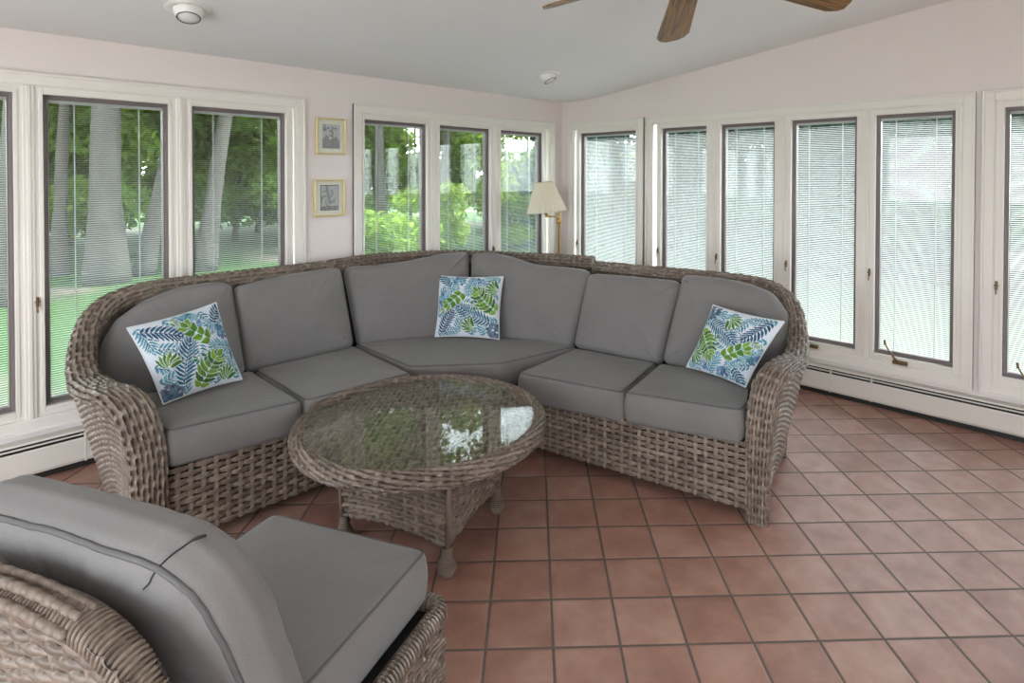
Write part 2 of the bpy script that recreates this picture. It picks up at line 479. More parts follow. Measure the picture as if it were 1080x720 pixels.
M['bark'] = simple('grey_bark', lin(74, 70, 64), .9, noise=.3, scale=6, bump=.6, bscale=20, stretch=(1, 1, .25))

def lawn_mat():
    m, nt, out = new_mat('lawn')
    p = N(nt, 'ShaderNodeBsdfPrincipled', i_Roughness=.9); p.inputs['Specular IOR Level'].default_value = .1
    tc = N(nt, 'ShaderNodeTexCoord')
    n1 = N(nt, 'ShaderNodeTexNoise', i_Scale=14., i_Detail=5.); L(nt, tc.outputs['Object'], n1.inputs['Vector'])
    n2 = N(nt, 'ShaderNodeTexNoise', i_Scale=.22, i_Detail=3.); L(nt, tc.outputs['Object'], n2.inputs['Vector'])
    r = N(nt, 'ShaderNodeValToRGB'); e = r.color_ramp.elements
    e[0].position = .3; e[0].color = (.028, .056, .018, 1); e[1].position = .7; e[1].color = (.06, .105, .033, 1); L(nt, n1.outputs['Fac'], r.inputs[0])
    mr = N(nt, 'ShaderNodeMapRange', n_1=.56, n_2=.64); L(nt, n2.outputs['Fac'], mr.inputs[0])
    mx = N(nt, 'ShaderNodeMix', data_type='RGBA'); mx.inputs[7].default_value = (.16, .125, .095, 1)
    L(nt, mr.outputs[0], mx.inputs[0]); L(nt, r.outputs[0], mx.inputs[6]); L(nt, mx.outputs[2], p.inputs['Base Color'])
    L(nt, p.outputs[0], out.inputs[0]); return m
M['lawn'] = lawn_mat()

def wood_mat():
    m, nt, out = new_mat('oak_fan_blade')
    p = N(nt, 'ShaderNodeBsdfPrincipled', i_Roughness=.4)
    at = N(nt, 'ShaderNodeTexCoord')
    mp = N(nt, 'ShaderNodeMapping'); mp.inputs['Scale'].default_value = (2.2, 26, 26); L(nt, at.outputs['Object'], mp.inputs['Vector'])
    nz = N(nt, 'ShaderNodeTexNoise', i_Scale=2.2, i_Detail=5., i_Roughness=.65, i_Distortion=.6); L(nt, mp.outputs[0], nz.inputs['Vector'])
    r = N(nt, 'ShaderNodeValToRGB'); e = r.color_ramp.elements
    e[0].position = .38; e[0].color = (*lin(76, 54, 28), 1); e[1].position = .62; e[1].color = (*lin(160, 120, 66), 1)
    L(nt, nz.outputs['Fac'], r.inputs[0]); L(nt, r.outputs[0], p.inputs['Base Color']); L(nt, p.outputs[0], out.inputs[0]); return m
M['oak'] = wood_mat()

def print_mat(name, rough=.8):
    m, nt, out = new_mat(name)
    p = N(nt, 'ShaderNodeBsdfPrincipled', i_Roughness=rough); p.inputs['Specular IOR Level'].default_value = .2
    at = N(nt, 'ShaderNodeAttribute', attribute_name='print')
    L(nt, at.outputs['Color'], p.inputs['Base Color']); L(nt, p.outputs[0], out.inputs[0]); return m
M['print'] = print_mat('printed_cotton'); M['etching'] = print_mat('etching_paper', .6)

# ------------------------------------------------------------------ room shell
def ceil_z(y):
    t = 3.80 - y
    return 2.352 + .127 * (t / 2 + math.sqrt(t * t / 4 + .006)) 

def struct(o, label, cat): return tag(o, label, cat, kind='structure')

mb = MB(); mb.box(XW - .2, XB + .2, YS - .2, YA + .2, -.3, 0)
struct(mb.build('floor', M['floor']), 'square terracotta floor tiles laid diagonally with dark grout', 'floor')

ys = np.r_[np.linspace(YA + .7, 3.3, 26), np.linspace(3.0, YS - 1.2, 14)]
mb = MB(); n = len(ys)
vv = []
for x in (XW - .3, XB + .32):
    for dz in (0, .2):
        vv += [(x, y, ceil_z(y) + dz) for y in ys]
ff = []
for i in range(n - 1):
    ff += [(i, i + 1, 2 * n + i + 1, 2 * n + i), (n + i, 3 * n + i, 3 * n + i + 1, n + i + 1), (i, n + i, n + i + 1, i + 1), (2 * n + i, 2 * n + i + 1, 3 * n + i + 1, 3 * n + i)]
ff += [(0, 2 * n, 3 * n, n), (n - 1, 2 * n - 1, 4 * n - 1, 3 * n - 1)]
mb.add(vv, ff)
struct(mb.build('ceiling', M['ceiling'], smooth=False), 'white ceiling sloping up from the left window wall', 'ceiling')

WT = .16
fA = lambda a, d, z: (a, YA + d, z)
fB = lambda a, d, z: (XB + d, a, z)
def wall(name, fn, a0, a1, holes, ztop, label):
    """wall slab with rectangular holes [(a0,a1,z0,z1)] sorted"""
    mb = MB(); cur = a0
    for (h0, h1, z0, z1) in sorted(holes):
        if h0 > cur: mb.box(cur, h0, 0, WT, 0, ztop, fn)
        mb.box(h0, h1, 0, WT, 0, z0, fn); mb.box(h0, h1, 0, WT, z1, ztop, fn); cur = h1
    if cur < a1: mb.box(cur, a1, 0, WT, 0, ztop, fn)
    return struct(mb.build(name, M['wall']), label, 'wall')

ZC0, ZC1 = .238, 2.138            # casing outer edge
ZS0, ZS1 = .358, 2.029            # sash outer edge
A_W = [(-.83, -.255), (-.233 + .0, .345), (.461, 1.044), (1.164, 1.742), (2.332, 2.906), (3.030, 3.600), (3.725, 4.299)]
A_W[0] = (-.93, -.353)
A_G = [(-1.03, 1.872, [0, 1, 2, 3]), (2.237, 4.457, [4, 5, 6])]
B_W = [(3.211, 3.898), (2.485, 2.937), (1.898, 2.358), (1.303, 1.772), (.715, 1.185), (-.007, .463), (-.60, -.125)]
B_G = [(3.117, 4.042, [0]), (.607, 3.096, [1, 2, 3, 4]), (-.715, .576, [5, 6])]
cw = .062
holesA = [(g[0] + .03, g[1] - .03, ZC0 + .03, ZC1 - .03) for g in A_G]
holesB = [(g[0] + .03, g[1] - .03, ZC0 + .03, ZC1 - .03) for g in B_G]
wall('wall_left', fA, XW - WT, XB + WT, holesA, 2.5, 'pinkish white left wall with two banks of casement windows')
mb = None
wall('wall_right', fB, YS - WT, YA - .001, holesB, 3.3, 'pinkish white right wall with a row of casement windows')
fW = lambda a, d, z: (XW - d, a, z)
fS = lambda a, d, z: (a, YS - d, z)
wall('wall_side', fW, YS - WT, YA - .001, [(-2.3, .2, .1, 2.3), (.3, 2.9, .1, 2.3)], 3.3, 'pinkish white side wall with large openings')
wall('wall_rear', fS, XW, XB, [(-1.6, .2, .3, 2.05)], 3.4, 'pinkish white rear wall with large openings')

def casing(name, fn, g, W, label):
    a0, a1, idx = g
    mb = MB(); t = -.02
    # outer flat boards with a raised back band, mitred look through a stepped profile
    for (lo, hi, d0) in ((0, .066, -.018), (0, .016, -.026), (.056, .072, -.010)):
        mb.box(a0 + lo, a0 + hi, d0, .01, ZC0 + lo, ZC1 - lo, fn); mb.box(a1 - hi, a1 - lo, d0, .01, ZC0 + lo, ZC1 - lo, fn)
        mb.box(a0 + hi, a1 - hi, d0, .01, ZC1 - hi, ZC1 - lo, fn); mb.box(a0 + hi, a1 - hi, d0, .01, ZC0 + lo, ZC0 + hi, fn)
    ws = sorted(W[i] for i in idx)
    for (p, q) in zip(ws[:-1], ws[1:]):
        c = (p[1] + q[0]) / 2; w = (q[0] - p[1])
        mb.box(c - .024, c + .024, -.012, .05, ZC0 + .07, ZC1 - .07, fn)
        mb.box(c - .009, c + .009, -.018, .0, ZC0 + .07, ZC1 - .07, fn)
    return struct(mb.build(name, M['trim'], bevel=.003), label, 'window trim')
casing('trim_1', fA, A_G[0], A_W, 'cream casing around the window bank left of the framed pictures')
casing('trim_2', fA, A_G[1], A_W, 'cream casing around the window bank right of the framed pictures')
casing('trim_3', fB, B_G[0], B_W, 'cream casing around the single window beside the corner')
casing('trim_4', fB, B_G[1], B_W, 'cream casing around the bank of four windows on the right wall')
casing('trim_5', fB, B_G[2], B_W, 'cream casing cut by the right edge of the view')

def ring(mb, fn, a0, a1, z0, z1, w, d0, d1):
    mb.box(a0, a0 + w, d0, d1, z0, z1, fn); mb.box(a1 - w, a1, d0, d1, z0, z1, fn)
    mb.box(a0 + w, a1 - w, d0, d1, z0, z0 + w, fn); mb.box(a0 + w, a1 - w, d0, d1, z1 - w, z1, fn)

def window(k, fn, a0, a1, tilt, label, latch_side, crank=True, latch=True):
    c = fn((a0 + a1) / 2, 0, ZS0)
    root = empty('window_%d' % k, c, label, 'window', kind='structure')
    o = .046
    mb = MB(); ring(mb, fn, a0 - o, a1 + o, ZS0 - o, ZS1 + o, o + .001, -.002, .10)
    ring(mb, fn, a0 - .016, a1 + .016, ZS0 - .016, ZS1 + .016, .017, -.008, .0)
    mb.build('jamb', M['trim'], root, bevel=.002)
    mb = MB(); ring(mb, fn, a0, a1, ZS0, ZS1, .015, .024, .085); ring(mb, fn, a0 + .013, a1 - .013, ZS0 + .013, ZS1 - .013, .011, .034, .085)
    mb.build('sash', M['sash'], root, bevel=.002)
    b0, b1, y0, y1 = a0 + .022, a1 - .022, ZS0 + .022, ZS1 - .022
    mb = MB(); mb.box(b0, b1, .040, .043, y0, y1, fn); mb.build('inner_pane', M['pane'], root)
    mb = MB(); mb.box(b0, b1, .076, .079, y0, y1, fn); mb.build('outer_pane', M['pane'], root)
    mb = MB(); pitch = .0125; n = int((y1 - y0 - .03) / pitch); w = .0064; dc = .0595
    for i in range(n):
        z = y0 + .012 + i * pitch; dy, dz = w * math.cos(tilt), w * math.sin(tilt)
        mb.add([fn(a, dc + s * dy, z + s * dz + e) for a in (b0 + .006, b1 - .006) for s in (-1, 1) for e in (-.0003, .0003)],
               [(0, 1, 5, 4), (2, 6, 7, 3), (1, 3, 7, 5), (0, 4, 6, 2)])
    bl = mb.build('blind_slats', M['slat'], root)
    mb = MB(); mb.box(b0, b1, .050, .069, y1 - .018, y1, fn); mb.box(b0, b0 + .007, .052, .068, y0, y1 - .018, fn)
    for f in (.22, .78):
        a = b0 + (b1 - b0) * f; mb.box(a - .0016, a + .0016, .0508, .052, y0, y1 - .018, fn); mb.box(a - .0016, a + .0016, .067, .0682, y0, y1 - .018, fn)
    mb.build('blind_headrail_and_ladders', M['slat'], root)
    if latch:
        la = a0 - .03 if latch_side < 0 else a1 + .03
        mb = MB(); z = .925
        mb.box(la - .007, la + .007, -.012, -.004, z - .026, z + .026, fn)
        mb.box(la - .004, la + .004, -.024, -.010, z - .010, z + .012, fn); mb.box(la - .012, la + .012, -.022, -.016, z - .002, z + .005, fn)
        mb.box(la - .0035, la + .0035, -.026, -.020, z - .055, z - .006, fn)
        mb.build('latch', M['bronze'], root, bevel=.002)
    if crank:
        ca = a0 + (.3 if fn is fA else (a1 - a0) - .16)
        s = 1
        mb = MB(); mb.box(ca - .055, ca + .035, -.030, .0, ZS0 - .040, ZS0 - .018, fn)
        mb.tube([fn(ca + .01, -.018, ZS0 - .02), fn(ca + .015, -.035, ZS0 - .005), fn(ca + .05, -.045, ZS0 + .045), fn(ca + .075, -.045, ZS0 + .09)], [.011, .009, .006, .006], 8)
        mb.tube([fn(ca + .075, -.05, ZS0 + .085), fn(ca + .078, -.05, ZS0 + .12)], .008, 8)
        mb.build('crank', M['bronze'], root, smooth=False, bevel=.002)
    if fn is fB:
        mb = MB(); mb.box(a0 + .004, a0 + .06, .012, .03, ZS0 + .004, ZS0 + .03, fn); mb.build('hinge', M['sash'], root, bevel=.002)
    return root
TA, TB = math.radians(3), math.radians(23)
labs = ['casement window left of the frame edge on the left wall', 'casement window cut by the left edge of the view, lawn outside',
        'tall casement window with a thick pale tree trunk behind its blind', 'tall casement window left of the two framed pictures',
        'casement window just right of the two framed pictures', 'middle casement window between the pictures and the corner lamp', 'casement window behind the floor lamp shade, nearest the corner']
for k, ((a0, a1), lb) in enumerate(zip(A_W, labs)):
    window(k + 1, fA, a0, a1, TA, lb, -1 if k == 2 else 1, crank=k > 3, latch=k in (2, 4, 5))
labs = ['single wide casement window alone in its casing beside the corner', 'narrow casement window left of the bank of four on the right wall',
        'casement window second in the bank of four on the right wall', 'bright white casement window third in the bank of four',
        'casement window with a raised bronze crank, last in the bank of four', 'casement window cut by the right edge of the view', 'casement window beyond the right edge of the view']
for k, ((a0, a1), lb) in enumerate(zip(B_W, labs)):
    window(k + 8, fB, a0, a1, TB, lb, 1)

# baseboard heaters ---------------------------------------------------------
def heater(fn, a0, a1, label, joints):
    root = empty('baseboard_heater', fn((a0 + a1) / 2, -.04, 0), label, 'heater')
    mb = MB(); mb.box(a0, a1, -.012, -.001, .02, .212, fn); mb.build('back_plate', M['heater'], root)
    def prof(pr, name, mat):
        mb = MB(); n = len(pr)
        mb.add([fn(a, d, z) for a in (a0, a1) for d, z in pr], [(i, (i + 1) % n, n + (i + 1) % n, n + i) for i in range(n)] + [tuple(range(n)), tuple(range(n, 2 * n))])
        mb.build(name, mat, root)
    prof([(-.066, .166), (-.070, .158), (-.070, .05), (-.062, .035), (-.058, .036), (-.064, .052), (-.064, .155), (-.060, .162)], 'front_cover', M['heater'])
    prof([(-.001, .212), (-.058, .207), (-.063, .197), (-.059, .196), (-.055, .203), (-.001, .207)], 'top_hood', M['heater'])
    prof([(-.064, .186), (-.066, .179), (-.058, .178), (-.050, .184)], 'damper', M['heater'])
    mb = MB(); mb.box(a0 + .01, a1 - .01, -.046, -.014, .06, .195, fn); mb.box(a0 + .01, a1 - .01, -.05, -.013, .001, .03, fn); mb.build('fin_and_slot_shade', M['dark'], root)  # dark boxes stand in for fins and for shade in the slots
    for j in joints:
        mb = MB(); mb.box(j - .004, j + .004, -.0725, -.03, .034, .19, fn); mb.build('joint_strap', M['heater'], root, bevel=.001)
    return root
heater(fA, -2.2, 4.49, 'long cream baseboard heater under the left wall windows', [.62])
heater(fB, -1.6, 4.06, 'long cream baseboard heater under the right wall windows', [1.18, 1.45, .3])

# ------------------------------------------------------------------ sofa sections
thR = math.radians(10.5); uR = np.array([math.sin(thR), -math.cos(thR)]); nR = np.array([math.cos(thR), math.sin(thR)])
mapL = lambda x, y, z: (x, y, z)
def mapR(x, y, z):
    p = uR * (-x) + nR * y; return (float(p[0]), float(p[1]), z)

def map_path(path, mp, mirror):
    out = []
    for (x, y, z, h, a, b) in path:
        p = mp(x, y, z); d = mp(x + math.cos(math.radians(h)), y + math.sin(math.radians(h)), z)
        out.append((*p, math.degrees(math.atan2(d[1] - p[1], d[0] - p[0])), a, b))
    hs = np.degrees(np.unwrap(np.radians([q[3] for q in out])))
    return [(*q[:3], h, q[4], q[5]) for q, h in zip(out, hs)]

def end_cap(mb, path_pt, mp): pass

def love_module(name, label, mp, mirror, arm, rim, yf, xa, xe, yb, zb, seats, backs):
    root = empty(name, mp((xa + xe) / 2, (yf + yb) / 2, 0), label, 'sofa', 'wicker sectional sofa pieces')
    f = (lambda P: [mp(*p) for p in P])
    fl = mirror
    sweep_weave('arm', map_path(arm, mp, mirror), M['wicker'], root, pu=.044, rows=18, su=9, sv=9, power=3.2, flip=not mirror, A=.0038, B=.0036, D=.0065, split=False, sw=.12, hw_=.42)
    sweep_weave('back_rim', map_path(rim, mp, mirror), M['wicker'], root, pu=.044, rows=16, su=9, sv=9, power=2.6, flip=not mirror, A=.0038, B=.0036, D=.0065, split=False, sw=.12, hw_=.42)
    # front apron
    weave_ruled('front_apron', f([(xa + .04, yf, .055), (xe, yf, .055)]), f([(xa + .04, yf, .372), (xe, yf, .350)]), M['wicker'], root, flip=mirror, sv=12, su=10)
    # outer side: from the arm ridge to the floor line
    top = catmull([(q[0] - q[4] * .8 * math.sin(math.radians(q[3])), q[1], max(.06, q[2] - .02)) for q in arm], 6)
    keep = [q for q in top if q[2] > .3]
    top = np.array([q for q in top])
    ridge = [tuple(q) for q in top if q[2] > .12] + [(rim[3][0], rim[3][1], rim[3][2] - .03)]
    bot = [(xa - .03, yf + .03, .05), (xa + .005, (yf + yb) / 2, .05), (xa + .02, yb, .03)]
    weave_ruled('outer_side', f(bot), f(ridge), M['wicker'], root, pu=.042, pv=.019, su=8, sv=8, flip=not mirror, split=False, A=.003, B=.003, D=.004, hw_=.41)
    # outer back
    rr = catmull([q[:3] for q in rim if q[2] > .8], 6)
    weave_ruled('outer_back', f([(xa + .02, yb, .03), (xe, yb, .05)]), f([(q[0], q[1] + .03, q[2] - .02) for q in rr]), M['wicker'], root, pu=.07, pv=.045, su=4, sv=4, flip=not mirror)
    # inner deck and inner back
    mb = MB(); mb.box(xa + .04, xe - .004, yf + .025, yb - .05, .25, .32, mp); mb.build('seat_deck', M['deck'], root)
    mb = MB(); mb.add(f([(xa + .10, yb - .14, .3), (xe, yb - .14, .3), (xe, yb + .03, .93), (xa + .32, yb + .03, .93), (xa + .08, yb - .01, .7)]), [(0, 1, 2, 3, 4)]); mb.build('inner_back', M['deck'], root)
    mb = MB(); mb.add(f([(xa + .075, yf + .04, .3), (xa + .055, yb - .1, .3), (xa + .03, yb - .25, .62), (xa + .055, yf + .08, .6)]), [(0, 1, 2, 3)]); mb.build('inner_side', M['deck'], root)
    for (x, y) in ((xa + .005, yf + .03), (xa + .035, yb - .03), (xe - .05, yf + .05), (xe - .05, yb - .04)):
        mb = MB(); p = mp(x, y, 0); mb.lathe([(.0, 0), (.020, 0), (.022, .006), (.022, .016), (.018, .022), (.020, .07)], p[0], p[1], 14); mb.build('foot', M['foot'], root, smooth=True)
    for i, (poly, rad) in enumerate(seats):
        dn = np.array([0, 0, -1.])
        cushion('seat_cushion', fillet(f(poly), rad), dn, .165, M['fabric'], M['piping'], root, er=.032, crown=.014, seed=i, wr=.002)
    for i, (poly, rad, dvec) in enumerate(backs):
        p0 = np.array(mp(0, 0, 0)); p1 = np.array(mp(0, dvec[0], dvec[1]))
        cushion('back_cushion', fillet(f(poly), rad), p1 - p0, .15, M['fabric'], M['piping'], root, er=.05, crown=.035, seed=10 + i, wr=.0035, pipe=(0, 0))
    return root

armL = [(.640, 2.845, .0, 90, .060, .030), (.637, 2.845, .25, 90, .062, .030), (.632, 2.848, .46, 90, .064, .030), (.600, 2.868, .62, 90, .066, .030), (.560, 2.955, .682, 90, .068, .030),
        (.520, 3.10, .684, 90, .068, .030), (.508, 3.30, .672, 90, .068, .032)]
rimL = [(.506, 3.28, .668, 90, .062, .034), (.512, 3.45, .71, 88, .055, .042), (.545, 3.60, .80, 76, .05, .046), (.60, 3.71, .875, 58, .05, .048), (.70, 3.785, .935, 34, .05, .048), (.86, 3.82, .966, 10, .05, .048),
        (1.1, 3.83, .970, 2, .05, .048), (1.5, 3.835, .970, 1, .05, .048), (1.865, 3.84, .970, 1, .05, .048)]
yfL = 2.845
seatsL = [([(.690, yfL - .012, .542), (1.268, yfL - .012, .512), (1.295, 3.56, .492), (.70, 3.50, .512)], [.05, .04, .04, .10]),
          ([(1.276, yfL - .012, .508), (1.885, yfL - .012, .497), (1.945, 3.60, .492), (1.305, 3.56, .492)], [.04, .04, .04, .04])]
lean = (1., -.32)
backsL = [([(.70, 3.50, .44), (1.262, 3.518, .485), (1.243, 3.674, .985), (1.13, 3.680, 1.004), (.975, 3.678, .995), (.82, 3.663, .953), (.69, 3.637, .872), (.628, 3.606, .77), (.618, 3.574, .665), (.645, 3.53, .54)], [.08, .05, .05, .1, .1, .1, .1, .1, .1, .1], lean),
          ([(1.272, 3.515, .49), (1.925, 3.52, .50), (1.915, 3.68, 1.005), (1.53, 3.675, .992), (1.252, 3.667, .960)], [.05, .05, .06, .3, .06], lean)]
love_module('wicker_sofa_section', 'wicker sofa section with one arm standing below the left wall windows', mapL, False, armL, rimL, yfL, .60, 1.885, 3.70, 0, seatsL, backsL)

yfR = 2.775
armR = [(.665, 2.805, .0, 90, .050, .030), (.662, 2.800, .25, 90, .056, .030), (.655, 2.800, .45, 90, .060, .030), (.640, 2.815, .59, 90, .062, .030), (.615, 2.88, .665, 90, .064, .030),
        (.592, 3.02, .68, 90, .066, .030), (.578, 3.20, .66, 90, .066, .032)]
rimR = [(.578, 3.18, .655, 90, .062, .034), (.588, 3.34, .68, 88, .055, .042), (.612, 3.46, .755, 78, .05, .046), (.655, 3.56, .84, 60, .05, .048), (.735, 3.635, .905, 36, .05, .048), (.87, 3.672, .943, 12, .05, .048),
        (1.10, 3.682, .952, 2, .05, .048), (1.5, 3.685, .952, 1, .05, .048), (1.985, 3.69, .950, 1, .05, .048)]
seatsR = [([(.728, yfR - .012, .522), (1.328, yfR - .012, .487), (1.36, 3.32, .487), (.70, 3.36, .50)], [.05, .04, .04, .08]),
          ([(1.336, yfR - .012, .482), (2.01, yfR - .012, .466), (1.945, 3.32, .487), (1.37, 3.32, .487)], [.04, .04, .04, .04])]
backsR = [([(.76, 3.30, .46), (1.352, 3.308, .49), (1.280, 3.462, 1.008), (1.038, 3.462, 1.008), (.872, 3.455, .988), (.754, 3.444, .953), (.667, 3.414, .858), (.652, 3.382, .756), (.675, 3.347, .645)], [.08, .05, .05, .1, .1, .1, .1, .1, .1], lean),
          ([(1.370, 3.297, .475), (1.965, 3.302, .49), (1.938, 3.447, .958), (1.643, 3.449, .966), (1.285, 3.448, .965)], [.05, .05, .06, .3, .06], lean)]
love_module('wicker_sofa_section', 'wicker sofa section with one arm standing before the right wall windows', mapR, True, armR, rimR, yfR, .665, 1.985, 3.57, 0, seatsR, backsR)

# corner wedge
root = empty('wicker_corner_section', (2.6, 3.2, 0), 'armless wedge-shaped wicker corner section with two back cushions', 'sofa', 'wicker sectional sofa pieces')
F0, F1 = (1.93, 2.90), (2.385, 2.485)
arc = [(1.925, 3.885), (2.36, 3.935), (2.845, 3.70), (3.14, 3.17), (3.325, 2.70)]
ad = catmull([(x, y, .968) for x, y in arc], 12)
hd = np.degrees(np.unwrap(np.arctan2(np.gradient(ad[:, 1]), np.gradient(ad[:, 0]))))
sweep_weave('back_rim', [(*p, h, .05, .048) for p, h in zip(ad[::4], hd[::4])], M['wicker'], root, pu=.044, rows=16, su=9, sv=9, flip=True, A=.0038, B=.0036, D=.0065, split=False, sw=.12, hw_=.42)
weave_ruled('front_apron', [(*F0, .055), (*F1, .055)], [(*F0, .35), (*F1, .35)], M['wicker'], root, su=7, sv=7)
weave_ruled('outer_back', [(x - .08 * (x - 2.3) , y - .1, .04) for x, y in arc], [(x, y, .95) for x, y in arc], M['wicker'], root, pu=.07, pv=.045, su=4, sv=4, flip=True)
mb = MB(); mb.prism([(1.92, 2.93), (2.37, 2.52), (3.15, 2.66), (2.98, 3.12), (2.7, 3.52), (2.3, 3.72), (1.92, 3.70)], .05, .32); mb.build('seat_deck', M['deck'], root)
mb = MB(); q = [(1.92, 3.66), (2.34, 3.70), (2.70, 3.52), (2.96, 3.1), (3.12, 2.66)]; q2 = [(1.92, 3.83), (2.36, 3.88), (2.80, 3.66), (3.09, 3.15), (3.26, 2.69)]
for i in range(4): mb.add([(*q[i], .3), (*q[i + 1], .3), (*q2[i + 1], .93), (*q2[i], .93)], [(0, 1, 2, 3)])
mb.build('inner_back', M['deck'], root)
for (x, y) in ((1.97, 2.95), (2.36, 2.56), (2.0, 3.7), (3.1, 2.72), (2.72, 3.5)):
    mb = MB(); mb.lathe([(0, 0), (.022, 0), (.026, .012), (.026, .03), (.018, .05)], x, y, 14); mb.build('foot', M['dark'], root, smooth=True)
zz = .497
cushion('seat_cushion', fillet([(1.932, 2.94, zz), (2.335, 2.59, zz), (2.90, 2.50, zz), (2.98, 2.58, zz), (2.85, 3.05, zz), (2.62, 3.38, zz), (2.3, 3.56, zz), (1.955, 3.63, zz)], [.05, .05, .03, .05, .1, .15, .15, .05]),
        (0, 0, -1), .16, M['fabric'], M['piping'], root, er=.032, crown=.012, seed=31, wr=.002)
def lean_vec(A, B, k=.3):
    e = np.array([B[0] - A[0], B[1] - A[1]]); e /= np.linalg.norm(e); return np.array([-e[1], e[0], -k])
cushion('back_cushion', fillet([(1.957, 3.56, .485), (2.296, 3.393, .49), (2.622, 3.224, .47), (2.722, 3.356, 1.062), (2.564, 3.436, 1.052), (2.322, 3.544, 1.012), (2.121, 3.638, .991), (1.94, 3.730, .998)], [.05, .3, .05, .05, .3, .3, .3, .06]),
        lean_vec((1.95, 3.56), (2.61, 3.23)), .15, M['fabric'], M['piping'], root, er=.05, crown=.035, seed=41, wr=.0035, pipe=(0, 0))
cushion('back_cushion', fillet([(2.610, 3.234, .47), (2.786, 2.797, .49), (2.888, 2.536, .482), (3.045, 2.510, .975), (2.972, 2.711, .989), (2.895, 2.907, .992), (2.838, 3.088, 1.037), (2.790, 3.232, 1.055), (2.722, 3.370, 1.046)], [.05, .3, .05, .06, .3, .3, .3, .2, .05]),
        lean_vec((2.61, 3.23), (2.887, 2.532)), .15, M['fabric'], M['piping'], root, er=.05, crown=.035, seed=42, wr=.0035, pipe=(0, 0))

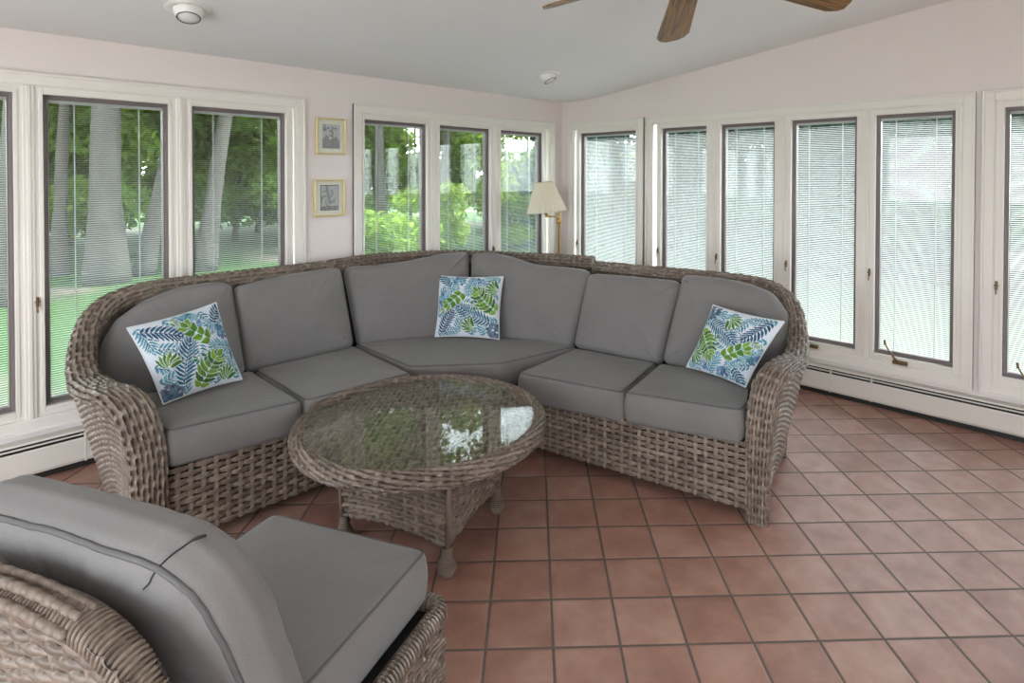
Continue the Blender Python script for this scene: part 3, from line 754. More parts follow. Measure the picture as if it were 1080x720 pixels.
# ------------------------------------------------------------------ throw pillows with a painted leaf print
def paint(W, seed):
    rs = np.random.default_rng(seed)
    img = np.empty((W, W, 3)); img[:] = lin(206, 214, 222)
    yy, xx = np.mgrid[0:W, 0:W] / W
    teal, navy, blue, aqua = lin(46, 112, 134), lin(34, 62, 100), lin(74, 118, 172), lin(104, 166, 182)
    green, lime, olive = lin(78, 124, 46), lin(122, 162, 60), lin(56, 88, 46)
    white = np.array(lin(212, 220, 226))
    def leaf(cx, cy, ang, ln, wd, c1, c2, vein=None, rim=True):
        ca, sa = math.cos(ang), math.sin(ang)
        x0, x1 = sorted((cx, cx + ca * ln)); y0, y1 = sorted((cy, cy + sa * ln)); mg = wd + .012
        i0, i1 = max(0, int((y0 - mg) * W)), min(W, int((y1 + mg) * W) + 2); j0, j1 = max(0, int((x0 - mg) * W)), min(W, int((x1 + mg) * W) + 2)
        if i1 <= i0 or j1 <= j0: return
        X = xx[i0:i1, j0:j1] - cx; Y = yy[i0:i1, j0:j1] - cy
        u = (X * ca + Y * sa) / ln; v = (-X * sa + Y * ca) + .08 * ln * np.sin(PI * np.clip(u, 0, 1))
        hw = wd * np.sin(PI * np.clip(u, 0, 1) ** .75)
        sub = img[i0:i1, j0:j1]
        if rim:
            mr = (u > -.02) & (u < 1.03) & (np.abs(v) < hw + .006); sub[mr] = white
        m = (u > 0) & (u < 1) & (np.abs(v) < hw)
        t = np.clip(.5 + .5 * v / (hw + 1e-6), 0, 1)[..., None]
        c = np.array(c1) * (1 - t) + np.array(c2) * t
        sub[m] = c[m]
        if vein is not None:
            mv = (u > 0) & (u < .95) & (np.abs(v) < .003); sub[mv] = vein
    def stem_dot(px, py, c):
        i, j = int(py * W), int(px * W)
        if 2 < i < W - 2 and 2 < j < W - 2: img[i - 1:i + 1, j - 1:j + 1] = c
    def frond(x, y, ang, ln, n, leng, wd, c1, c2, bend=.5):
        a = ang; px, py = x, y; pts = []
        for k in range(n):
            t = k / n; a = ang + bend * t; px += math.cos(a) * ln / n; py += math.sin(a) * ln / n
            l = leng * (math.sin(PI * (t * .8 + .14)) * .75 + .25)
            for s in (-1, 1): leaf(px, py, a + s * (1.0 - .45 * t), l, wd, c1 if (k + s) % 3 else c2, c2)
            pts.append((px, py))
        leaf(px, py, a, leng * .6, wd, c1, c2)
        for q in np.linspace(0, 1, 160):
            f_ = q * (len(pts) - 1); i = min(int(f_), len(pts) - 2); w = f_ - i
            stem_dot(pts[i][0] * (1 - w) + pts[i + 1][0] * w, pts[i][1] * (1 - w) + pts[i + 1][1] * w, navy)
    def sprig(x, y, ang, ln, n, c1, c2):
        a = ang; px, py = x, y
        for k in range(n):
            px += math.cos(a) * ln / n; py += math.sin(a) * ln / n; a += .12
            for s in (-1, 1): leaf(px, py, a + s * .95, ln * .36, ln * .115, c1 if k % 2 else c2, c2 if k % 3 else c1, olive)
        leaf(px, py, a, ln * .34, ln * .11, c1, c2, olive)
    def hydrangea(x, y, r, cs):
        for k in range(60):
            q = r * math.sqrt(rs.random()); t = rs.random() * 6.28; fx, fy = x + q * math.cos(t), y + q * math.sin(t); b = rs.random() * 6.28
            c = np.array(cs[rs.integers(len(cs))])
            for i in range(4): leaf(fx, fy, b + i * PI / 2, r * .25, r * .10, c, c * .7 + .12, rim=False)
            stem_dot(fx, fy, navy)
    def palm(x, y, ang, ln, n, wd):
        a = ang; px, py = x, y
        for k in range(n):
            t = k / n; px += math.cos(a) * ln / n; py += math.sin(a) * ln / n; a += .06
            l = ln * .44 * (math.sin(PI * (t * .75 + .2)))
            for s in (-1, 1): leaf(px, py, a + s * (1.1 - .4 * t), l, wd, green if (k % 2) else lime, olive if (k % 3) else lime)
        leaf(px, py, a, ln * .25, wd, lime, green)
    def bush(x, y, ang, ln):
        for k in range(7): leaf(x, y, ang + (k - 3) * .32, ln * (1 - .08 * abs(k - 3)), ln * .10, lime if k % 2 else green, olive)
    for (x, y, a) in ((.02, .36, .1), (.48, .30, 1.3), (.96, .74, -2.4), (.52, .98, -1.2), (.10, .80, -1.0), (.70, .02, 1.2), (.30, .30, .9), (.62, .62, -.3), (.02, .02, 1.2)):
        frond(x, y, a, .30, 8, .13, .013, aqua, teal, .4)
    for (x, y, a) in ((.30, .0, 1.0), (.62, .0, 2.2), (1.0, .18, 2.8), (1.0, .5, 2.6), (0., .55, .5), (0., .78, -.3), (.3, 1., -1.9), (.66, 1., -1.7), (.9, 1., -1.2)):
        frond(x, y, a, .26, 7, .13, .015, teal, aqua, .3)
    hydrangea(.52, .12, .17, [aqua, teal, blue, lin(134, 178, 190)])
    hydrangea(.80, .66, .15, [blue, lin(88, 128, 186), aqua, navy])
    hydrangea(.10, .94, .13, [navy, teal, lin(96, 110, 130)])
    hydrangea(.92, .36, .10, [navy, blue, aqua])
    frond(.02, .10, .28, .46, 11, .16, .0165, teal, navy, .45)
    frond(.24, .90, -1.30, .54, 12, .20, .0165, navy, teal, .30)
    frond(.99, .60, 3.6, .30, 8, .15, .015, teal, aqua, -.4)
    frond(.80, .26, -.9, .32, 8, .13, .015, navy, teal, .3)
    frond(.99, .92, -2.4, .26, 7, .12, .014, aqua, teal, .3)
    palm(.40, 1.0, -1.05, .48, 8, .036)
    bush(.16, .62, -1.2, .24); bush(.78, .96, -1.35, .24)
    sprig(.76, .46, 3.75, .36, 4, lime, green)
    sprig(.66, .58, 2.9, .20, 2, teal, green)
    bush(.36, .08, .3, .12)
    n = rs.random((W, W, 1)) * .12 + .94
    return np.clip(img * n, 0, 1)

def pillow(label, TL, TR, BR, BL, toward, seed, rot):
    TL, TR, BR, BL = [np.array(p, float) for p in (TL, TR, BR, BL)]
    Wn = 150
    img = np.rot90(paint(300, seed), rot)
    t = np.linspace(0, 1, Wn + 1); x, y = np.meshgrid(t, t)       # y 0 = top
    X, Y = 2 * x - 1, 2 * y - 1
    pinch = .055
    xs = X * (1 - pinch * (1 - Y ** 2) * np.abs(X) ** 3); ysn = Y * (1 - pinch * (1 - X ** 2) * np.abs(Y) ** 3)
    a, b = (xs + 1) / 2, (ysn + 1) / 2
    P = TL * ((1 - a) * (1 - b))[..., None] + TR * (a * (1 - b))[..., None] + BR * (a * b)[..., None] + BL * ((1 - a) * b)[..., None]
    nrm = np.cross(TR - TL, BL - TL); nrm /= np.linalg.norm(nrm)
    if nrm @ np.array(toward) < 0: nrm = -nrm
    prof = (np.clip(1 - X ** 2, 0, 1) * np.clip(1 - Y ** 2, 0, 1)) ** .55
    th = .062 * prof + .003 * np.sin(X * 9 + Y * 5) * prof
    ii = np.clip((y * 299).astype(int), 0, 299); jj = np.clip((x * 299).astype(int), 0, 299)
    c = img[ii, jj]
    cen = (TL + TR + BR + BL) / 4
    root = empty('throw_pillow', ((BL + BR) / 2).tolist(), label, 'pillow', 'leaf print throw pillows')
    Fq = grid_faces(Wn, Wn)
    mesh_obj('front_panel', (P + nrm * th[..., None]).reshape(-1, 3), Fq, M['print'], root, smooth=True, color=c)
    mesh_obj('back_panel', (P - nrm * th[..., None]).reshape(-1, 3), Fq[:, ::-1], M['print'], root, smooth=True, color=c[:, ::-1])
    edge = np.vstack([P[0, :], P[1:, -1], P[-1, -2::-1], P[-2:0:-1, 0]])
    mb = MB(); mb.tube(edge[::2], .004, 6, closed=True); mb.build('piping', M['pillow_pipe'], root, smooth=True)
    return root
M['pillow_pipe'] = simple('pale_pillow_piping', lin(206, 212, 214), .8)
pillow('leaf print throw pillow tilted against the armed sofa section by the left wall', (.655, 3.29, .895), (1.075, 3.44, .925), (1.150, 3.29, .535), (.765, 3.165, .545), (0, -1, .3), 3, 0)
pillow('upright leaf print throw pillow in the middle of the corner section', (2.490, 3.415, .900), (2.750, 3.030, .906), (2.625, 2.935, .515), (2.374, 3.298, .515), (-1, -1, .3), 8, 1)
pillow('leaf print throw pillow tilted against the sofa arm near the right wall', (3.06, 1.615, .872), (2.965, 1.175, .869), (2.872, 1.335, .525), (2.952, 1.72, .525), (-1, 0, .3), 5, 3)

# ------------------------------------------------------------------ round coffee table
TC = np.array([1.59, 2.305]); TR_ = .545
root = empty('coffee_table', (TC[0], TC[1], 0), 'round glass topped wicker coffee table on bobbin feet', 'table')
n = 300; r0 = np.linspace(0.002, .515, 120); an = np.linspace(0, 2 * PI, n, endpoint=False)
Rg, Ag = np.meshgrid(r0, an, indexing='ij')
Px = TC[0] + Rg * np.cos(Ag); Py = TC[1] + Rg * np.sin(Ag)
gx = np.arange(-.52, .5201, .0042); X, Y = np.meshgrid(gx, gx, indexing='ij')
rad = np.sqrt(X ** 2 + Y ** 2); lim = .515
sc_ = np.where(rad > lim, lim / np.maximum(rad, 1e-6), 1.)
P = np.stack([TC[0] + X * sc_, TC[1] + Y * sc_, np.full_like(X, .4665)], -1)
ca, sa = math.cos(.35), math.sin(.35)
U = (X * ca + Y * sa) / .034; V = (-X * sa + Y * ca) / .022
h, tone, gap = relief(U, V, A=.0055, B=.004, D=.009, shift=.5, split=False, sw=.14, hw_=.40)
P[..., 2] += h
msk = (rad < .522)
F = grid_faces(len(gx) - 1, len(gx) - 1); fm = msk.ravel()
F = F[fm[F].all(1)]; F = F[~gap.ravel()[F].all(1)]
mesh_obj('woven_top', P.reshape(-1, 3), F, M['wicker'], root, smooth=True, tone=tone)
mb = MB(); mb.lathe([(0, .425), (.50, .425), (.50, .445), (0, .445)], TC[0], TC[1], 64); mb.build('top_board', M['deck'], root)
mb = MB(); mb.lathe([(0, .4775), (.516, .4775), (.519, .480), (.519, .4835), (.516, .486), (0, .486)], TC[0], TC[1], 96); mb.build('glass_top', M['table_glass'], root, smooth=False)
# braided rim
nu, nv = 760, 112; a = np.linspace(0, 2 * PI, nu, endpoint=False); b = np.linspace(0, 2 * PI, nv, endpoint=False)
Ar, Br = np.meshgrid(a, b, indexing='ij'); rr = TR_ - .008 + .030 * np.cos(Br)
P = np.stack([TC[0] + rr * np.cos(Ar), TC[1] + rr * np.sin(Ar), .457 + .038 * np.sin(Br)], -1)
U = Ar / (2 * PI) * 76; V = Br / (2 * PI) * 14 + Ar / (2 * PI) * 28
weave('braided_rim', P, U, V, M['wicker'], root, closed_u=True, closed_v=True, flip=True, A=.004, B=.004, D=.006, split=False, shift=1., sw=.12)
cA, cB, cC = np.array([1.43, 1.905]), np.array([1.875, 2.10]), np.array([1.255, 2.425]); cD = cB + cC - cA; cc = (cB + cC) / 2
tp = lambda q, k: cc + (q - cc) * k
quad = [cA, cB, cD, cC]
body_top = [tp(q, 1.06) for q in quad]
for i in range(4):
    q0, q1 = quad[i], quad[(i + 1) % 4]; t0, t1 = body_top[i], body_top[(i + 1) % 4]
    s = np.linspace(0, 1, 21); bow = np.sin(PI * s); nrm_ = np.array([q1[1] - q0[1], -(q1[0] - q0[0])]); nrm_ /= np.linalg.norm(nrm_)
    bt = [(*(q0 * (1 - k) + q1 * k + nrm_ * .012 * w), .105 + .035 * w) for k, w in zip(s, bow)]
    tpv = [(*(t0 * (1 - k) + t1 * k + nrm_ * .02 * w), .43) for k, w in zip(s, bow)]
    weave_ruled('woven_side', bt, tpv, M['wicker'], root, pu=.052, pv=.024, su=9, sv=9, split=False, A=.005, B=.004, D=.008, hw_=.41)
for q, tq in zip(quad, body_top):
    mb = MB(); mb.tube([(*q, .10), (*(q * .5 + tq * .5), .27), (*tq, .43)], .010, 8); mb.build('corner_post', M['wicker_plain'], root, smooth=True)
    prof = [(.0, .0), (.020, .0), (.028, .008)]
    for k in range(15):
        z = .008 + k * .0072; r = .019 + .018 * math.exp(-((z - .035) / .028) ** 2); prof += [(r - .0045, z), (r + .0005, z + .0012), (r + .002, z + .0036), (r + .0005, z + .006)]
    prof += [(.02, .118)]
    p = cc + (q - cc) * .98
    mb = MB(); mb.lathe(prof, p[0], p[1], 18); mb.build('leg', M['wicker_plain'], root, smooth=False)

# ------------------------------------------------------------------ armless chair in the foreground
CO = np.array([.913, 1.748]); fd = np.array([.9164, .4002]); sd = np.array([.4002, -.9164])
def ch(s, f, z): p = CO + sd * s + fd * f; return (float(p[0]), float(p[1]), z)
root = empty('armless_chair', ch(0, -.4, 0), 'wicker armless chair with grey cushions seen from behind', 'chair')
hw = .36
def chp(P): return [ch(*p) for p in P]
lf = lambda z: -.80 - .075 * (z - .35) / .5      # the back leans
# back: woven slab with rounded shoulders
ss = np.linspace(-hw + .02, hw - .03, 4 * 60 + 1)
def ztop(s):
    c = (abs(s) - (hw - .20)) / .19
    return .866 if c <= 0 else .866 - .17 * (1 - math.sqrt(max(0, 1 - min(c, 1) ** 2)))
rows = np.linspace(0, 1, 45 * 8 + 1)
P = np.array([[ch(s, lf(.06 + (ztop(s) - .06) * t) - .028, .06 + (ztop(s) - .06) * t) for t in rows] for s in ss])
zg = P[..., 2]
U = np.broadcast_to(((ss + hw) / .044)[:, None], zg.shape); V = zg / .0175
weave('back_outer_weave', P, U, V, M['wicker'], root, flip=False, A=.0028, B=.0035, D=.006, split=False, shift=.67, sw=.10, hw_=.44)
mb = MB(); mb.add([ch(s, lf(z) + .025, z) for s, z in [(-hw + .03, .3), (hw - .04, .3), (hw - .04, ztop(hw - .04)), (hw - .12, ztop(hw - .12)), (0, .866), (-hw + .12, ztop(hw - .12)), (-hw + .03, ztop(hw - .04))]], [tuple(range(7))]); mb.build('back_inner', M['deck'], root)
edge = [(hw - .03, .10), (hw - .03, .5), (hw - .032, .64), (hw - .05, .745), (hw - .10, .82), (hw - .18, .858), (hw - .27, .866), (0, .866), (-hw + .27, .866), (-hw + .18, .858), (-hw + .10, .82), (-hw + .05, .745), (-hw + .022, .66), (-hw + .02, .4)]
dn = catmull([ch(s, lf(z), z) for s, z in edge], 10)
yaw = math.degrees(math.atan2(fd[1], fd[0]))
# border of wrapped cane: weavers run round the edge
D, ln = resample(dn, 2600)
T = np.gradient(D, axis=0); T /= np.linalg.norm(T, axis=1, keepdims=True)
Wv = np.broadcast_to(np.array([fd[0], fd[1], 0.]), D.shape); Wv = Wv - T * (Wv * T).sum(1, keepdims=True); Wv /= np.linalg.norm(Wv, axis=1, keepdims=True)
Bv = np.cross(T, Wv)
nv = 72; an = np.linspace(0, 2 * PI, nv, endpoint=False)
cx = np.sign(np.cos(an)) * np.abs(np.cos(an)) ** .8; cy = np.sign(np.sin(an)) * np.abs(np.sin(an)) ** .8
P = D[:, None, :] + Wv[:, None, :] * (cx * .034)[None, :, None] + Bv[:, None, :] * (cy * .022)[None, :, None]
V = (np.arange(2601) / 2600 * ln / .0088)[:, None] + .8 * np.sin(an)[None, :]; U = np.broadcast_to((an / (2 * PI) * 2 + .5)[None, :], P.shape[:2])
weave('back_border', P, U, V, M['wicker'], root, closed_v=True, flip=True, A=.001, B=.005, D=.006, split=False, shift=0., sw=.05, hw_=.46)
# flat border bar woven along the top back edge
for off, dz, rr_ in ((-.034, .010, .0085), (-.012, .024, .008), (.012, .022, .0075)):
    bar = catmull([ch(s_, lf(z) + off, z + dz) for s_, z in [(hw - .17, .852), (hw - .27, .866), (0, .868), (-hw + .27, .866)]], 10)
    mb = MB(); mb.tube(bar, rr_, 8)
    for k in range(3, len(bar) - 2, 4):
        c0 = bar[k]; mb.tube([c0 + np.array([*(sd * -.012), 0]), c0 + np.array([*(sd * .012), 0])], rr_ * 1.14, 8)
    mb.build('border_bar', M['wicker_plain'], root, smooth=True)
# base
for (a0_, a1_, nm) in (((hw, -.80), (hw, 0.), 'side_apron'), ((hw, 0.), (-hw, 0.), 'front_apron'), ((-hw, 0.), (-hw, -.80), 'side_apron')):
    weave_ruled(nm, [ch(a0_[0], a0_[1], .05), ch(a1_[0], a1_[1], .05)], [ch(a0_[0], a0_[1], .318), ch(a1_[0], a1_[1], .318)], M['wicker'], root, pu=.040, pv=.0185, su=9, sv=9, flip=False, split=False, shift=.5, A=.0045, B=.004, D=.007, hw_=.42)
rail = fillet([np.array(ch(hw - .005, -.82, .325)), np.array(ch(hw - .005, -.005, .325)), np.array(ch(-hw + .005, -.005, .325)), np.array(ch(-hw + .005, -.82, .325))], [0, .05, .05, 0], 10)
D, ln = resample(rail, 1100)
T = np.gradient(D, axis=0); T /= np.linalg.norm(T, axis=1, keepdims=True)
Wv = np.broadcast_to(np.array([0, 0, 1.]), D.shape); Bv = np.cross(T, Wv)
nv = 56; an = np.linspace(0, 2 * PI, nv, endpoint=False)
P = D[:, None, :] + Wv[:, None, :] * (np.sin(an) * .022)[None, :, None] + Bv[:, None, :] * (np.cos(an) * .022)[None, :, None]
V = np.broadcast_to((np.arange(1101) / 1100 * ln / .0125)[:, None], P.shape[:2]); U = np.broadcast_to((an / (2 * PI) * 2 + .5)[None, :], P.shape[:2])
weave('seat_rail', P, U, V, M['wicker'], root, closed_v=True, flip=True, A=.001, B=.005, D=.006, split=False, shift=0., sw=.05)
mb = MB(); mb.prism([ch(s, f, 0)[:2] for s, f in ((hw - .025, -.78), (hw - .025, -.03), (-hw + .025, -.03), (-hw + .025, -.78))], .27, .315); mb.build('seat_deck', M['black'], root)
for s, f in ((hw - .04, -.04), (-hw + .04, -.04), (hw - .04, -.76), (-hw + .04, -.76)):
    p = ch(s, f, 0); mb = MB(); mb.lathe([(0, 0), (.02, 0), (.024, .01), (.024, .04), (.018, .07)], p[0], p[1], 14); mb.build('foot', M['dark'], root, smooth=True)
zt = .482
cushion('seat_cushion', fillet(chp([(.305, .005, zt), (-.295, .005, zt), (-.30, -.64, zt), (.31, -.64, zt)]), [.035, .035, .05, .05]), (0, 0, -1), .155, M['fabric'], M['piping'], root, er=.028, crown=.012, seed=51, wr=.0015, pipe_r=.0035)
lb = lambda z: -.515 - .165 * (z - .46) / .46
bc = fillet(chp([(.355, lb(.46), .46), (.365, lb(.80), .80), (.335, lb(.92), .92), (.26, lb(.965), .965), (0, lb(.975), .975), (-.26, lb(.965), .965), (-.335, lb(.92), .92), (-.365, lb(.8), .8), (-.355, lb(.46), .46)]), [.06, .2, .1, .1, .3, .1, .1, .2, .06])
dv = np.array([*(-fd), 0.]) + np.array([0, 0, -.15])
bcu = cushion('back_cushion', bc, dv, .128, M['fabric'], M['piping'], root, er=.045, crown=.03, seed=52, wr=.004, pipe=(0, 1), pipe_r=.006, npt=200)

j = int(np.argmin(np.linalg.norm(RINGS[13] - np.array([.345, 1.13, .95]), axis=1)))
cen_ = RINGS.mean((0, 1)); pts = []
for k in range(12, 23):
    jf = j + 3 + (k - 12) * .22; j0_ = int(math.floor(jf)); w_ = jf - j0_; nr_ = RINGS.shape[1]
    q = RINGS[k][j0_ % nr_] * (1 - w_) + RINGS[k][(j0_ + 1) % nr_] * w_
    d_ = q - cen_; pts.append(q + d_ / np.linalg.norm(d_) * .0012)
pts = catmull(pts, 4); mb = MB(); mb.tube(pts, [.0028 if i < 9 else .0015 for i in range(len(pts))], 6); mb.build('seam_opening', M['gap_dark'], bcu, smooth=True)

# ------------------------------------------------------------------ floor lamp
lx, ly = 4.05, 3.70
root = empty('floor_lamp', (lx, ly, 0), 'brass swing arm floor lamp with pleated ivory shade in the corner', 'lamp')
mb = MB(); mb.lathe([(0, 0), (.13, 0), (.135, .01), (.12, .022), (.05, .034), (.016, .05), (.0, .05)], lx, ly, 40); mb.build('base', M['brass'], root, smooth=True)
mb = MB(); mb.lathe([(.010, .04), (.010, 1.12), (.013, 1.13), (.010, 1.14), (.014, 1.155), (.024, 1.17), (.026, 1.185), (.020, 1.20), (.010, 1.21), (.010, 1.235), (.014, 1.24), (.010, 1.262), (0, 1.265)], lx, ly, 20); mb.build('pole', M['brass'], root, smooth=True)
sx, sy = lx - .085, ly + .08
mb = MB(); mb.tube(catmull([(lx, ly, 1.228), (lx - .05, ly - .01, 1.222), (lx - .12, ly + .02, 1.232), (sx - .03, sy - .01, 1.245), (sx, sy, 1.27)], 8), .007, 8)
mb.lathe([(0, 1.215), (.014, 1.22), (.016, 1.24), (.01, 1.25), (.009, 1.30), (.017, 1.31), (.017, 1.36), (0, 1.36)], sx, sy, 14); mb.build('swing_arm', M['brass'], root, smooth=True)
mb = MB(); npl = 40; n = npl * 6
mb.lathe([(.180, 1.265), (.177, 1.28), (.088, 1.535), (.084, 1.545)], sx, sy, n, ripple=lambda k: .026 * math.cos(2 * PI * k / 6)); 
tilt = Matrix.Translation((sx, sy, 1.30)) @ Matrix.Rotation(math.radians(-6), 4, Vector((.7315, .6818, 0))) @ Matrix.Translation((-sx, -sy, -1.30))
mb.v = [tuple(tilt @ Vector(p)) for p in mb.v]
sh = mb.build('shade', M['shade'], root, smooth=True)
sh_ = sh.modifiers.new('cloth', 'SOLIDIFY'); sh_.thickness = .0015
mb = MB(); mb.lathe([(.0, 1.36), (.02, 1.37), (.032, 1.41), (.028, 1.45), (0, 1.465)], sx, sy, 16); mb.build('bulb', M['bulb'], root, smooth=True)
mb = MB(); mb.tube([(sx + .083 * math.cos(t), sy + .083 * math.sin(t), 1.541) for t in np.linspace(0, 2 * PI, 30, endpoint=False)], .004, 6, closed=True)
mb.tube([(sx + .083, sy, 1.541), (sx, sy, 1.53), (sx - .083, sy, 1.541)], .002, 6); mb.v = [tuple(tilt @ Vector(p)) for p in mb.v]; mb.build('shade_ring', M['brass'], root, smooth=True)

# ------------------------------------------------------------------ framed etchings
def etching(kind):
    rs = np.random.default_rng(5 + kind); W, Hh = 60, 80
    yy, xx = np.mgrid[0:Hh, 0:W].astype(float); xx /= W; yy /= Hh
    nz = rs.random((Hh, W)); nz = (nz + np.roll(nz, 1, 0) + np.roll(nz, 1, 1) + np.roll(nz, 2, 1)) / 4
    g = .52 + .1 * (nz - .5)
    if kind == 0:
        ridge = .45 + .25 * np.abs(xx - .35) + .06 * np.sin(xx * 23)
        g = np.where(yy > ridge, .20 + .22 * nz, g)
        g = np.where((np.abs(xx - .56 + .02 * np.sin(yy * 30)) < .06) & (yy > .08), .2 + .15 * nz, g)
        for (cx, cy, r) in ((.12, .05, .09), (.36, .16, .07), (.44, .28, .06), (.74, .16, .07), (.14, .2, .12), (.76, .6, .06)):
            g = np.where(((xx - cx) ** 2 + ((yy - cy) * 1.3) ** 2 < r * r) & (nz > .42), .16, g)
        g = np.where((xx - .46) ** 2 + (yy - .56) ** 2 * 1.7 < .004, .8, g)
    else:
        th = np.arctan2(yy - .5, xx - .4); r = np.hypot(xx - .4, (yy - .5) * 1.2)
        g = np.where((np.sin(th * 5 + r * 16) > .1) & (r < .42), .22 + .25 * nz, g)
        g = np.where((np.abs(xx - .45 - .25 * (yy - .5)) < .07) & (yy < .75), .22 + .15 * nz, g)
        g = np.where((yy > .82) & (nz > .45), .22, g)
        g = np.where((np.minimum(np.minimum(xx, 1 - xx), np.minimum(yy, 1 - yy)) < .035), .12, g)
    return np.stack([g, g, g * 1.04], -1)
def picture(label, x0, x1, z0, z1, kind, m):
    root = empty('framed_picture', ((x0 + x1) / 2, YA, z0), label, 'picture', 'gilt framed etchings')
    fn = fA
    mb = MB(); ring(mb, fn, x0, x1, z0, z1, .014, -.024, -.002); ring(mb, fn, x0 + .004, x1 - .004, z0 + .004, z1 - .004, .006, -.028, -.02); mb.build('frame', M['gilt'], root, bevel=.002)
    mb = MB(); mb.box(x0 + .012, x1 - .012, -.012, -.003, z0 + .012, z1 - .012, fn); mb.build('mat_board', M['mat_board'], root)
    a0, a1, b0, b1 = m
    X, Z = np.meshgrid(np.linspace(a0, a1, 60), np.linspace(b1, b0, 80)); P = np.stack([X, np.full_like(X, YA - .0135), Z], -1)
    mesh_obj('etching', P.reshape(-1, 3), grid_faces(79, 59), M['etching'], root, color=etching(kind))
    mb = MB(); mb.box(x0 + .013, x1 - .013, -.019, -.017, z0 + .013, z1 - .013, fn); mb.build('glazing', M['pane'], root)
picture('small gilt framed grey etching, the upper of the two on the wall', 1.945, 2.175, 1.750, 2.016, 0, (1.995, 2.128, 1.795, 1.970))
picture('small gilt framed grey etching with dark border, the lower of the two on the wall', 1.932, 2.165, 1.300, 1.570, 1, (1.979, 2.118, 1.345, 1.530))

# ------------------------------------------------------------------ ceiling fan and eyeball lights
fx, fy, fz = 2.01, 1.15, 2.39
root = empty('ceiling_fan', (fx, fy, ceil_z(fy)), 'ceiling fan with dark oak blades at the top edge of the view', 'ceiling fan')
mb = MB(); mb.lathe([(0, ceil_z(fy) + .02), (.065, ceil_z(fy) + .02), (.06, ceil_z(fy) - .04), (.02, ceil_z(fy) - .07), (0, ceil_z(fy) - .07)], fx, fy, 24); mb.build('canopy', M['bronze'], root, smooth=True)
mb = MB(); mb.tube([(fx, fy, ceil_z(fy)), (fx, fy, fz + .13)], .012, 12); mb.build('downrod', M['bronze'], root, smooth=True)
mb = MB(); mb.lathe([(0, fz + .15), (.05, fz + .145), (.095, fz + .11), (.105, fz + .06), (.09, fz + .03), (.06, fz + .01), (.055, fz - .02), (0, fz - .03)], fx, fy, 32); mb.build('motor', M['bronze'], root, smooth=True)
R0, R1, ph0 = .14, .59, math.radians(40)
for k in range(4):
    a = ph0 + k * PI / 2
    pts = [(R0, .052), (R0 + .04, .058), (R1 - .10, .074), (R1 - .05, .076), (R1 - .015, .055), (R1, .03), (R1, -.03), (R1 - .015, -.055), (R1 - .05, -.076), (R1 - .10, -.074), (R0 + .04, -.058), (R0, -.052)]
    mb = MB(); mb.prism(pts, -.004, .004)
    b = mb.build('blade', M['oak'])
    b.rotation_mode = 'XYZ'; b.location = (fx, fy, fz); b.rotation_euler = (math.radians(-12), math.radians(14.5), a)
    bpy.context.view_layer.update(); attach(b, root)
    mb = MB(); mb.prism([(.08, .018), (.15, .014), (.20, .035), (.26, .03), (.26, -.03), (.20, -.035), (.15, -.014), (.08, -.018)], .004, .009)
    b2 = mb.build('blade_bracket', M['bronze'])
    b2.rotation_mode = 'XYZ'; b2.location = (fx, fy, fz); b2.rotation_euler = (math.radians(-12), math.radians(14.5), a)
    attach(b2, b)

def eyeball(x, y, label, aim, r=.085):
    z = ceil_z(y)
    root = empty('eyeball_downlight', (x, y, z), label, 'ceiling light', 'eyeball downlights')
    sl = math.atan(.127)
    def put(mb, name, mat, rot):
        o = mb.build(name, mat, None, smooth=True); o.location = (x, y, z); o.rotation_euler = rot; attach(o, root); return o
    mb = MB(); mb.lathe([(r * .72, .002), (r * .74, -.006), (r * 1.0, -.008), (r * 1.22, -.004), (r * 1.24, .002)], 0, 0, 40); put(mb, 'trim_ring', M['white_enamel'], (-sl, 0, 0))
    mb = MB(); mb.lathe([(r * .78, .02), (r * .80, -.005), (r * .74, -.03), (r * .62, -.055), (r * .56, -.058), (r * .55, -.04)], 0, 0, 40); put(mb, 'eyeball', M['white_enamel'], aim)
    mb = MB(); mb.lathe([(r * .55, -.03), (r * .55, -.05), (r * .50, -.058), (r * .3, -.067), (0, -.070)], 0, 0, 32); put(mb, 'bulb', M['bulb'], aim)
    mb = MB(); mb.tube([(r * .585 * math.cos(t), r * .585 * math.sin(t), -.056) for t in np.linspace(0, 2 * PI, 36, endpoint=False)], .003, 6, closed=True); put(mb, 'bulb_gap_shade', M['gap'], aim)  # solid grey ring stands in for shade in the gap round the bulb
eyeball(.917, 3.299, 'white eyeball ceiling light above the left wall windows, near the top left', (math.radians(-20), math.radians(6), 0))
eyeball(3.479, 3.313, 'small white eyeball ceiling light near the room corner', (math.radians(-25), math.radians(-14), 0))

# ------------------------------------------------------------------ outdoors
GZ = -.35
mb = MB(); S = 45
mb.add([(-S, -S, GZ), (S + 8, -S, GZ), (S + 8, S + 8, GZ), (-S, S + 8, GZ), (-S, -S, GZ - .3), (S + 8, -S, GZ - .3), (S + 8, S + 8, GZ - .3), (-S, S + 8, GZ - .3)], [(0, 1, 2, 3), (4, 7, 6, 5), (0, 4, 5, 1), (1, 5, 6, 2), (2, 6, 7, 3), (3, 7, 4, 0)])
struct(mb.build('lawn', M['lawn']), 'sunny green lawn outside the windows', 'lawn')

M['bounce_pale'] = simple('pale_bounce_slab', lin(222, 219, 212), .85, noise=.04, scale=4)
mb = MB(); mb.box(XW - 7, XB + .9, YS - 8, YS - .16, GZ - .1, GZ + .03); mb.box(XW - 7, XW - .16, YS - .16, YA - 1., GZ - .1, GZ + .03)
struct(mb.build('bounce_slab', M['bounce_pale']), 'added pale terrace running around the rear of the room', 'bounce_slab')  # unseen slab added to bounce neutral daylight into the room

